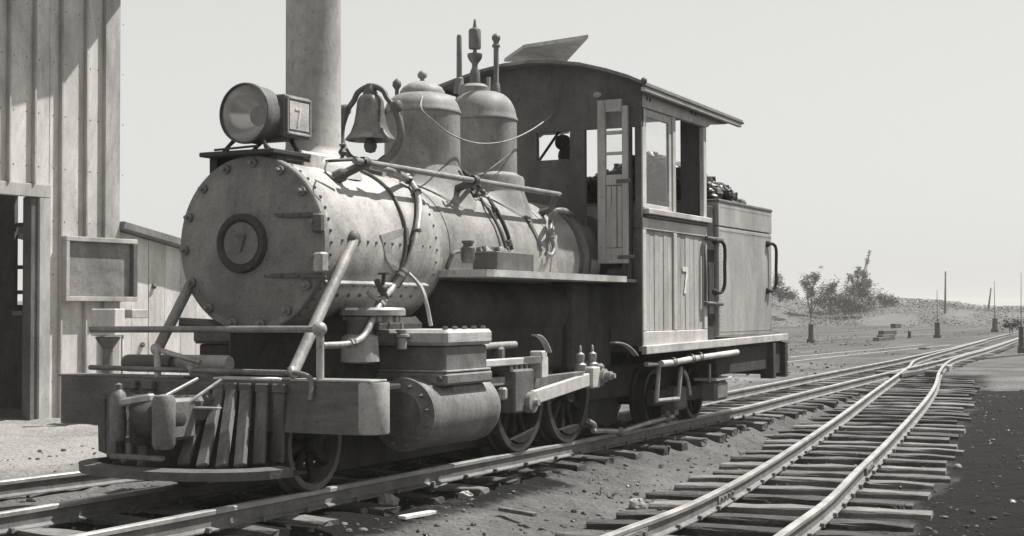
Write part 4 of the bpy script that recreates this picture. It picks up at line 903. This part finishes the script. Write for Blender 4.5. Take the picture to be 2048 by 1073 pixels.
for (px, py, s) in ((1440, 385, .13), (1425, 395, .09), (1460, 392, .08)):
    part(MB().ball(P(px, py, x=.72), s, 8, 6, (1, 1.2, .8), .22, rr_), 'coal_lump', 'coal')
# deck / underframe
for sg in (1, -1):
    dk = MB(); dk.bar((sg*.93, YC-.02, .755), (sg*.93, 8.50, .80), .05, .075, bev=.006); part(dk, 'deck_sill', 'board')
    part(MB().box((sg*.80, 6.3, .46), (sg*.885, 7.96, .745), .01), 'side_sill', 'black')
part(MB().box((-.9, 6.15, .72), (.9, 8.45, .80), .006), 'tank_deck', 'soot')
for yy in (7.96, 8.40): part(MB().box((.80, yy, .36), (.95, yy+.10, .745), .008), 'end_post', 'black'); part(MB().box((-.95, yy, .36), (-.80, yy+.10, .745), .008), 'end_post', 'black')
part(MB().box((-.79, 8.06, .40), (.90, 8.39, .73), .01), 'rear_beam', 'black')
part(MB().box((.86, 8.50, .52), (.93, 8.60, .64), .02), 'rear_coupler', 'dark')

# ================================================================== ENGINE SHED AND LEAN-TO
WA = R_(4); WT = Vector((sin(WA), cos(WA), 0)); WN = Vector((cos(WA), -sin(WA), 0))
WO = P(95, 850, z=-.2); WO.z = 0
def PW(px, py, off=0):
    r = ray(px, py); t = ((WO+WN*off)-CAM).dot(WN)/r.dot(WN); return CAM+r*t
def ws(px, py=600): return (PW(px, py)-WO).dot(WT)
def wbox(mb, s0, s1, z0, z1, o0, o1, bev=.005):
    c = WO+WT*(s0+s1)/2+WN*(o0+o1)/2+Z*(z0+z1)/2
    return mb.obox(c, (WT, WN, Z), ((s1-s0)/2, abs(o1-o0)/2, (z1-z0)/2), bev)
ZT = 5.6
shed = thing('engine_shed', 'tall pale board and batten engine shed with dark open doorway at the left edge', 'shed', WO+WT*-3+Vector((0, 0, -.2)))
bat = [ws(-230), ws(-160), ws(-95), ws(-40), ws(12), ws(63), ws(117), ws(167), ws(205), ws(233)]
dtop = PW(40, 366).z; djR = ws(97); dhead = PW(40, 392).z; djL = ws(75); door_l = ws(-260)
for i in range(len(bat)-1):
    a, b = bat[i], bat[i+1]; z0 = -.2
    if b <= djR+.02: z0 = dtop+.003
    elif a < djR: 
        part(wbox(MB(), a+.003, djR-.002, dtop+.003, ZT, -.03, 0), 'wall_board', 'shed', shed)
        part(wbox(MB(), djR+.002, b-.003, -.2, ZT, -.03, 0), 'wall_board', 'shed', shed)
        continue
    part(wbox(MB(), a+.003, b-.003, z0, ZT, -.03, .0 if i < len(bat)-2 else .055), 'wall_board', 'shed' if i < len(bat)-2 else 'shedtrim', shed)
for i, a in enumerate(bat[:-1]):
    z0 = -.2 if a > djR else dtop+.003
    part(wbox(MB(), a-.016, a+.016, z0, ZT, .001, .055), 'batten', 'shedtrim', shed)
nl = MB()
for a in bat[1:]:
    for q_ in range(9):
        z_ = .3+.62*q_
        if a < djR+.1 and z_ < dtop+.1: continue
        for e in (-.09, .09): wbox(nl, a+e-.007, a+e+.007, z_-.007, z_+.007, 0, .003, .001)
tag(part(nl, 'nail_heads', 'dark', shed), kind='stuff')
part(wbox(MB(), door_l, djR, dhead, dtop, -.06, .035), 'door_header', 'shedtrim', shed)
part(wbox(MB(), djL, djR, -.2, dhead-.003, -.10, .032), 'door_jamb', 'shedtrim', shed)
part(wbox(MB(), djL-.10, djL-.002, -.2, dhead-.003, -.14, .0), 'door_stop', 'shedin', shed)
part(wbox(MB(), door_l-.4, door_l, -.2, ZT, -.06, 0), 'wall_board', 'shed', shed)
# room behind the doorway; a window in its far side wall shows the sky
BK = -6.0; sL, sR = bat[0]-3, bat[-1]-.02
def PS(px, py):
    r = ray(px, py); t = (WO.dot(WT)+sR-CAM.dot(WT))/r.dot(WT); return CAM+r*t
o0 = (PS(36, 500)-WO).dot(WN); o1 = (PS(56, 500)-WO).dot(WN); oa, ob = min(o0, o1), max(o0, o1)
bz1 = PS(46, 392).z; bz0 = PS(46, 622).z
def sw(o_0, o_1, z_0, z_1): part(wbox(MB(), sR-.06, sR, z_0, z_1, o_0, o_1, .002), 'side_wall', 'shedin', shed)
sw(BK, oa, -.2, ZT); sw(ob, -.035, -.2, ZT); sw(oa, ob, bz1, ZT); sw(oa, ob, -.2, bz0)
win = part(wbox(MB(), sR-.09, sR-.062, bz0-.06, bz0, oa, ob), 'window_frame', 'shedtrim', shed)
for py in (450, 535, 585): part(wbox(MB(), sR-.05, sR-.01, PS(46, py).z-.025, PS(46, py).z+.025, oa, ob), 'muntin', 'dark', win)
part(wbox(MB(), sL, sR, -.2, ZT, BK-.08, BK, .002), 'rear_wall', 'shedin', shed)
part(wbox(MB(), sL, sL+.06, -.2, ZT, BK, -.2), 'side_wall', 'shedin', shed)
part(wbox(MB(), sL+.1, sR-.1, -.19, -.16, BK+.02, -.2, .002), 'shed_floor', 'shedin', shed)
for s_, h in ((djL-.9, 1.0),): part(wbox(MB(), s_-.25, s_+.1, -.15, h, -2.6, -2.2, .03), 'workbench', 'shedin', shed)
# roof with an overhanging eave; unseen end cut askew to shape the wall shadow
ZE = ZT+.02
def up_sun(q, z): return q+sdir*((z-q.z)/sdir.z)
c1 = up_sun(PW(110, 192, .0), ZE); c0 = up_sun(PW(0, 222, 0), ZE); dl_ = (c0-c1).normalized(); c0 = c1+dl_*8
i1 = PW(318, -80); i1 = Vector((i1.x, i1.y, ZE)); i0 = WO+WT*(sL-3)+Z*ZE
r1 = i1-WN*5+Z*1.4; r0 = i0-WN*5+Z*1.4
mb = MB(); vv = [c0, c1, i1, r1, r0, i0]; lo = [p.copy() for p in vv]; hi = [p+Z*.10 for p in vv]
mb.add(lo+hi, [(0, 1, 2, 5), (5, 2, 3, 4), (11, 8, 7, 6), (10, 9, 8, 11)]+[(i, (i+1) % 6, 6+(i+1) % 6, 6+i) for i in range(6) if i not in ()])
part(mb, 'shed_roof', 'roof', shed)

lean = thing('lean_to', 'low board lean-to with sloping roof between the tall shed and the smokebox', 'shed', WO+WT*ws(300)+Vector((0, 0, -.2)))
sA, sB = ws(233)+.02, ws(620)
n = 13; lz = lambda s: lerp(s, [ws(235), ws(370), ws(620)], [PW(235, 458).z, PW(370, 497).z, PW(370, 497).z-.55])
pa = PW(236, 458, -.05); pbb = PW(370, 497, -.05)
zA, zB = pa.z, pbb.z; s1_, s2_ = (pa-WO).dot(WT), (pbb-WO).dot(WT); sl = (zB-zA)/(s2_-s1_)
for k in range(n):
    a = sA+(sB-sA)*k/n; b = sA+(sB-sA)*(k+1)/n
    za = max(.4, zA+sl*(a-s1_)); zb2 = max(.4, zA+sl*(b-s1_)); o = WO-WN*(.08+rnd.uniform(0, .006))
    part(MB().prism([(a+.004, -.2), (b-.004, -.2), (b-.004, zb2-.03), (a+.004, za-.03)], o, WT, Z, WN, .03), 'wall_board', 'shed', lean)
mb = MB(); q0 = WO+WT*(sA-.02)+Z*(zA+sl*(sA-.02-s1_)); q1 = WO+WT*(sB)+Z*max(.45, zA+sl*(sB-s1_))
up = (q1-q0).cross(WN).normalized(); up = up if up.z > 0 else -up
mb.obox((q0+q1)/2-WN*1.0+up*.03, ((q1-q0).normalized(), WN, up), ((q1-q0).length/2, 1.12, .045), .006); part(mb, 'lean_to_roof', 'roof', lean)
part(wbox(MB(), sB-.05, sB, -.2, .5, -2, -.1), 'side_wall', 'shed', lean); part(wbox(MB(), sA, sB, -.2, 1.2, -2.1, -2.0), 'rear_wall', 'shedin', lean)
for px, py in ((308, 573), (285, 690)): part(MB().ball(PW(px, py, -.04), .035, 7, 4, jit=.3, rg=rnd), 'knot_hole', 'dark', lean)

sg_ = thing('notice_board', 'large framed weathered notice board mounted where the shed meets the lean-to', 'sign', PW(200, 605, .1))
SO = .10
a0, a1 = PW(129, 540, SO), PW(272, 540, SO); z1 = PW(200, 476, SO).z; z0 = PW(200, 603, SO).z
s0, s1 = (a0-WO).dot(WT), (a1-WO).dot(WT); fwid = .055
part(wbox(MB(), s0+fwid, s1-fwid, z0+fwid, z1-fwid, .03, .065), 'board_panel', 'sign', sg_)
for (a, b, c, d, m_) in ((s0, s1, z1-fwid, z1, 'shedtrim'), (s0, s1, z0, z0+fwid, 'shedtrim'), (s0, s0+fwid, z0+fwid+.002, z1-fwid-.002, 'shedtrim'), (s1-fwid*1.3, s1, z0+fwid+.002, z1-fwid-.002, 'dark')):
    part(wbox(MB(), a, b, c, d, .02, .13), 'sign_frame', m_, sg_)
part(wbox(MB(), s0+.05, s1-.05, z0+.1, z0+.2, -.06, .018), 'sign_batten', 'shedtrim', sg_)

bp_ = PW(204, 745, 1.3); bp_.z = -.2
pm = thing('pedestal_box', 'pale wooden box on an iron pedestal in front of the lean-to', 'box', bp_)
q = PW(216, 645, 1.3); ax1 = Vector((cos(R_(15)), sin(R_(15)), 0)); ax2 = Vector((-ax1.y, ax1.x, 0))
dd_ = (q-CAM).dot(F2); k_ = dd_/FPX
part(MB().obox(q, (ax1, ax2, Z), (26*k_, 22*k_, 27*k_), .01), 'box_body', 'shedtrim', pm)
part(MB().lathe([(.02, -.16), (.05, -.14), (24*k_, -.02), (25*k_, .0)], q-Z*29*k_, Z, 16), 'bowl', 'dark', pm)
part(MB().tube([q-Z*52*k_, Vector((q.x, q.y, -.25))], [10*k_, 11*k_], 12), 'pedestal', 'mid', pm)
part(MB().tube([PW(245, 640, 1.3), PW(245, 640, 1.3)*1-Z*(PW(245, 640, 1.3).z+.25)], 2.5*k_, 8), 'pump_rod', 'shedtrim', pm)
q = PW(262, 628, 1.25); part(MB().obox(q, (WT, WN, Z), (23*k_, .14, 9*k_), .008), 'shelf', 'shedtrim', pm)

# ================================================================== BACKGROUND
def hillmesh():
    PX = [-600, 200, 900, 1400, 1545, 1580, 1605, 1650, 1720, 1793, 1868, 1924, 1973, 2048, 2200, 2600]
    PY = [604, 602, 606, 585, 580, 592, 605, 610, 607, 603, 607, 613, 620, 619, 616, 612]
    v = []; rows = [(118, 0), (124, .25), (132, .7), (142, .97), (150, 1), (175, .9), (240, .3), (300, -.1)]; cols = [-600+24*i for i in range(134)]
    for d, fr_ in rows:
        for px in cols:
            top = P(px, lerp(px, PX, PY), d=150).z; q = P(px, 620, d=d)
            h = -.35+(top+.35)*fr_; h += (.22*noise.noise((q.x*.12, q.y*.12, 1))+.12*noise.noise((q.x*.5, q.y*.5, 4)))*(1 if fr_ > 0 else 0)
            v.append((q.x, q.y, h))
    nc = len(cols); f = [(j*nc+i, j*nc+i+1, (j+1)*nc+i+1, (j+1)*nc+i) for j in range(len(rows)-1) for i in range(nc-1)]
    me = bpy.data.meshes.new('hill'); me.from_pydata(v, [], f); me.polygons.foreach_set('use_smooth', [True]*len(f)); me.materials.append(M['hill']); return me, v
M['hill'] = mat('hill_scrub', .09, .15, .35, .9, 0, .2, 3, fine=.6)
hme, hv = hillmesh(); tag(obj('hill', hme), kind='structure')
lfv = []; lff = []
def leafquad(V, Fc, c, s, r):
    a = Vector((r.gauss(0, 1)+.4, r.gauss(0, 1), abs(r.gauss(0, 1))+1.0)).normalized(); u, v_ = frame(a); k = len(V)
    V += [c+u*s, c+v_*s*.7, c-u*s, c-v_*s*.7]; Fc.append((k, k+1, k+2, k+3))
r5 = random.Random(5)
V, Fc = [], []
for i in range(9000):
    px = r5.uniform(1480, 2120); d = r5.uniform(119, 150); q = P(px, 620, d=d); t = (d-118)/32
    top = P(px, lerp(px, [1400, 1545, 1605, 1720, 1793, 1868, 1924, 1973, 2048, 2200], [585, 580, 605, 607, 603, 607, 613, 620, 619, 616]), d=150).z
    h = -.35+(top+.35)*lerp(t, [0, .2, .45, .75, 1], [0, .25, .7, .97, 1])
    if noise.noise((q.x*.2, q.y*.2, 7)) < -.12: continue
    for k in range(3): leafquad(V, Fc, Vector((q.x+r5.gauss(0, .3), q.y+r5.gauss(0, .3), h+r5.uniform(0, .38))), r5.uniform(.045, .095), r5)
for i in range(4000):
    d = 22+90*r5.random()**.8; px = r5.uniform(1000, 2150); q = P(px, 640, d=d)
    if abs(q.x-xmain(q.y)) < 1.3 or noise.noise((q.x*.12, q.y*.12, 3)) < -.05: continue
    if q.y < 26 and xmain(q.y) < q.x < 4: continue
    for k in range(3): leafquad(V, Fc, Vector((q.x+r5.gauss(0, .06), q.y+r5.gauss(0, .1), ground(q.x, q.y)+r5.uniform(0, .07))), r5.uniform(.02, .05), r5)
me = bpy.data.meshes.new('scrub'); me.from_pydata(V, [], Fc); me.materials.append(M['grass'])
tag(obj('scrub', me), 'low grey scrub and tufts of dry grass over the yard and far bank', 'scrub', kind='stuff')

def tree(label, pxb, pyb, d, clumps, dens=1.0, trunk=.07, group='shrubs and small trees on the far bank', name='shrub'):
    b = P(pxb, pyb, d=d); t = thing(name, label, 'tree' if name == 'small_tree' else 'shrub', b, 0, group); r = random.Random(pxb)
    tr = MB(); V, Fc = [], []
    for (cx, cy, rx, ry) in clumps:
        c = P(cx, cy, d=d)+_F*r.uniform(-.5, .5); k = d/FPX
        mid = b.lerp(c, .5)+Vector((r.uniform(-.2, .2), r.uniform(-.2, .2), 0))
        tr.tube([b+Vector((r.uniform(-.06, .06), 0, -.2)), mid, c+Z*ry*k*.6], [trunk, trunk*.65, trunk*.25], 6)
        for j in range(5): e = c+Vector((r.gauss(0, rx*k*.5), r.gauss(0, rx*k*.4), r.gauss(0, ry*k*.45))); tr.tube([mid.lerp(c, .6), e], [trunk*.4, trunk*.12], 4)
        nn = int(dens*rx*ry*4.2)
        cs = [Vector((r.gauss(0, .45)*rx*k, r.gauss(0, .45)*rx*k, r.gauss(0, .45)*ry*k)) for _ in range(max(4, nn//10))]
        for q in range(nn):
            o = r.choice(cs); leafquad(V, Fc, c+o+Vector((r.gauss(0, 1), r.gauss(0, 1), r.gauss(0, .8)))*.10*(1+rx/40), r.uniform(.045, .10), r)
    part(tr, 'trunk', 'bark', t)
    me = bpy.data.meshes.new('crown'); me.from_pydata(V, [], Fc); me.materials.append(M['leaf']); tag(obj('crown', me, t), kind='stuff')
tree('thin open small tree nearest the tank, behind the first marker post', 1622, 626, 128, [(1612, 566, 12, 14), (1632, 556, 11, 13), (1624, 586, 14, 12), (1638, 600, 14, 12)], 1.0, name='small_tree')
tree('rounded shrub between the thin open tree and the tall ragged tree', 1660, 620, 130, [(1655, 585, 16, 16), (1667, 574, 9, 12), (1662, 604, 22, 14)], 1.2)
tree('tall ragged small tree with the highest sprigs on the bank', 1716, 622, 132, [(1714, 545, 7, 12), (1727, 552, 9, 12), (1704, 556, 9, 9), (1735, 566, 10, 10), (1718, 575, 20, 16), (1700, 590, 22, 18), (1735, 595, 20, 18), (1716, 606, 30, 14), (1734, 520, 2.5, 9), (1737, 505, 2, 5)], 1.0, name='small_tree')
tree('broad dark shrub at the foot of the tall ragged tree', 1690, 626, 127, [(1690, 604, 28, 18), (1712, 612, 22, 12), (1676, 596, 14, 12)], 1.3)
tree('low spreading shrub right of the tall ragged tree', 1770, 614, 134, [(1760, 596, 16, 11), (1778, 600, 18, 9), (1790, 604, 10, 6)], 1.2)
tree('small bush just showing beside the rear edge of the tank', 1560, 600, 125, [(1557, 562, 12, 13), (1562, 585, 20, 14), (1578, 590, 16, 10)], .9)
tree('faint low bush at the right edge near the last rails', 2022, 658, 70, [(2018, 650, 12, 7), (2030, 646, 8, 8)], .6, .02)

def post(label, px, pyb, pyt, pyr, d=None, wpx=11, name='marker_post', zb=-.2, curl=None):
    b = P(px, pyb, z=zb); d = (b-CAM).dot(F2); k = d/FPX
    t = thing(name, label, 'marker post', b, 0, 'dark posts with thin rods along the tracks'); h = (pyb-pyt)*k; w_ = wpx*k/2
    m = MB(); m.box((b.x-w_*1.25, b.y-w_*1.25, b.z-.1), (b.x+w_*1.25, b.y+w_*1.25, b.z+h*.3), .02); part(m, 'post_base', 'post', t)
    part(MB().tube([(b.x, b.y, b.z+h*.3), (b.x, b.y, b.z+h)], [w_*1.05, w_*.85], 8, smooth=False), 'post_shaft', 'post', t)
    part(MB().tube([(b.x, b.y, b.z+h*.9), (b.x+rnd.uniform(-.02, .02), b.y, b.z+(pyb-pyr)*k)], [.014*d/50, .009*d/50], 6), 'rod', 'post', t)
    part(MB().lathe([(.001, -.02), (w_*1.2, -.015), (w_*1.2, .015), (.001, .02)], (b.x, b.y, b.z+h), Z, 8), 'post_cap', 'post', t)
    return t
post('dark marker post with thin rod, standing by the pale sandy strip behind the tank', 1622, 690, 650, 596)
post('dark marker post with thin rod, beside the stacked timbers and the rails', 1875, 680, 646, 580)
post('dark marker post with thin rod, farthest away down the track', 1990, 668, 638, 562)
post('tallest nearest marker post at the right edge, above the fallen timber', 2043, 712, 655, 545)
b = P(1819, 680, z=-.2); k = (b-CAM).dot(F2)/FPX; sp_ = thing('short_post', 'short dark post stump right of the stacked timbers', 'post', b)
part(MB().tube([b-Z*.1, b+Z*14*k], [4*k, 3.2*k], 8, smooth=False), 'post_shaft', 'post', sp_); part(MB().ball(b+Z*15*k, 3.6*k, 8, 5), 'post_cap', 'post', sp_)
def pole(label, pts, d):
    a, c = P(*pts[0], d=d), P(*pts[1], d=d); t = thing('telegraph_pole', label, 'pole', c, 0, 'distant bare poles on the far bank')
    part(MB().tube([c-Z*.5, a], [.10, .06], 8), 'pole_shaft', 'bark', t); part(MB().tube([a-Z*.25-_R*.12, a-Z*.25+_R*.12], .025, 6), 'crossarm', 'bark', t)
pole('straight tall bare pole on the bank above the rails', ((1891, 543), (1890, 622)), 130)
pole('leaning bare pole near the right edge', ((1982, 576), (1975, 622)), 140)
ts = thing('timber_stack', 'stack of dark heavy timbers lying on the yard grass', 'timber', P(1770, 684, z=-.2))
for (p0, p1, h) in (((1740, 688), (1800, 680), .18), ((1744, 683), (1803, 676), .30), ((1778, 678), (1804, 672), .55), ((1738, 686), (1790, 684), .10)):
    a = P(*p0, z=-.2); c = P(*p1, z=-.2); mid = (a+c)/2; dv = _R*((a-c).length*0+60*((mid-CAM).dot(F2)/FPX))*.5+_F*1.2
    if h > .5: dv *= .4
    part(MB().bar(mid-dv*.8+Z*h, mid+dv*.8+Z*h, .25, .22, bev=.02), 'timber', 'post', ts)
ly = thing('fallen_timber', 'long dark timber lying on the soil beneath the right edge marker post', 'timber', P(2000, 716, z=-.2))
part(MB().bar(P(1966, 720, z=-.17), P(2060, 711, z=-.17), .16, .14, bev=.015), 'beam', 'post', ly)
part(MB().bar(P(1845, 702, z=-.17), P(1853, 701, z=-.17), .25, .2, bev=.02), 'block', 'post', ly)
# pale sandy strip beyond the tank
def sheet(name, px, z, m):
    q = [P(a, b_, z=z) for a, b_ in px]; me = bpy.data.meshes.new(name); 
    v = []; n = 24
    for i in range(n+1):
        t = i/n; v += [q[0].lerp(q[1], t)+Y*rnd.uniform(-.5, .5), q[3].lerp(q[2], t)+Y*rnd.uniform(-.5, .5)]
    me.from_pydata(v, [], [(2*i, 2*i+2, 2*i+3, 2*i+1) for i in range(n)]); me.materials.append(M[m]); return tag(obj(name, me), kind='structure')
M['sand'] = mat('pale_sand', .26, .50, .5, .95, 0, .2, 6, fine=.5); M['field'] = mat('dry_field', .20, .34, .15, .95, 0, .2, 4, fine=.7)
sheet('sand_path', ((1380, 690), (1738, 690), (1738, 681), (1380, 678)), -.165, 'sand')
# loose rocks and boards beside the near rail
r9 = random.Random(9)
for lab, px, py, s in (('round grey rock in front of the cylinder by the near rail', 777, 1012, .065), ('pale broken stone beside the sleeper end under the cylinder', 930, 1000, .05), ('flat pale stone lying by the siding sleepers', 1275, 1018, .06), ('small bright stone on the dark ground at the far right', 1915, 938, .035)):
    z = -.2 if px < 1200 else -.28
    for _ in range(3): q = P(px, py, z=z); z = ground(q.x, q.y)
    o = MB().ball((0, 0, 0), s, 9, 7, (1.1, .9, .8), .16, r9).build('rock', 'stone', None, Matrix.Translation(q+Z*s*.4)); tag(o, lab, 'rock')
rb_ = MB()
for k in range(160):
    q = P(r9.gauss(890, 32), r9.gauss(1000, 8), z=-.2); rb_.ball(q+Z*.01, r9.uniform(.008, .03), 6, 4, (1.3, 1, .6), .3, r9)
tag(part(rb_, 'rubble', 'stone', None), 'scatter of pale broken stone at the sleeper end below the cylinder', 'rubble', kind='stuff')
for lab, p0, p1, w_ in (('pale splintered board lying in front of the near rail', (803, 1036), (866, 1025), .06), ('thin dark slat lying on the soil between the tracks', (1000, 1018), (1070, 1030), .04)):
    o = part(MB().bar(P(*p0, z=-.175), P(*p1, z=-.18), w_, .025, bev=.004), 'loose_board', 'tie' if w_ < .05 else 'shed', None); tag(o, lab, 'board')


# ================================================================== AIR
hz = MB(); hz.box((-1000, -60, -1.4), (700, 1250, 9.5), .01); hm = bpy.data.materials.new('thin_haze'); hm.use_nodes = True; hN = hm.node_tree.nodes; hN.clear()
ho = hN.new('ShaderNodeOutputMaterial'); hv_ = hN.new('ShaderNodeVolumePrincipled'); hv_.inputs['Color'].default_value = grey(1.1); hv_.inputs['Density'].default_value = .0009
hm.node_tree.links.new(hv_.outputs[0], ho.inputs['Volume'])
M['haze'] = hm; tag(hz.build('haze', 'haze'), kind='stuff')
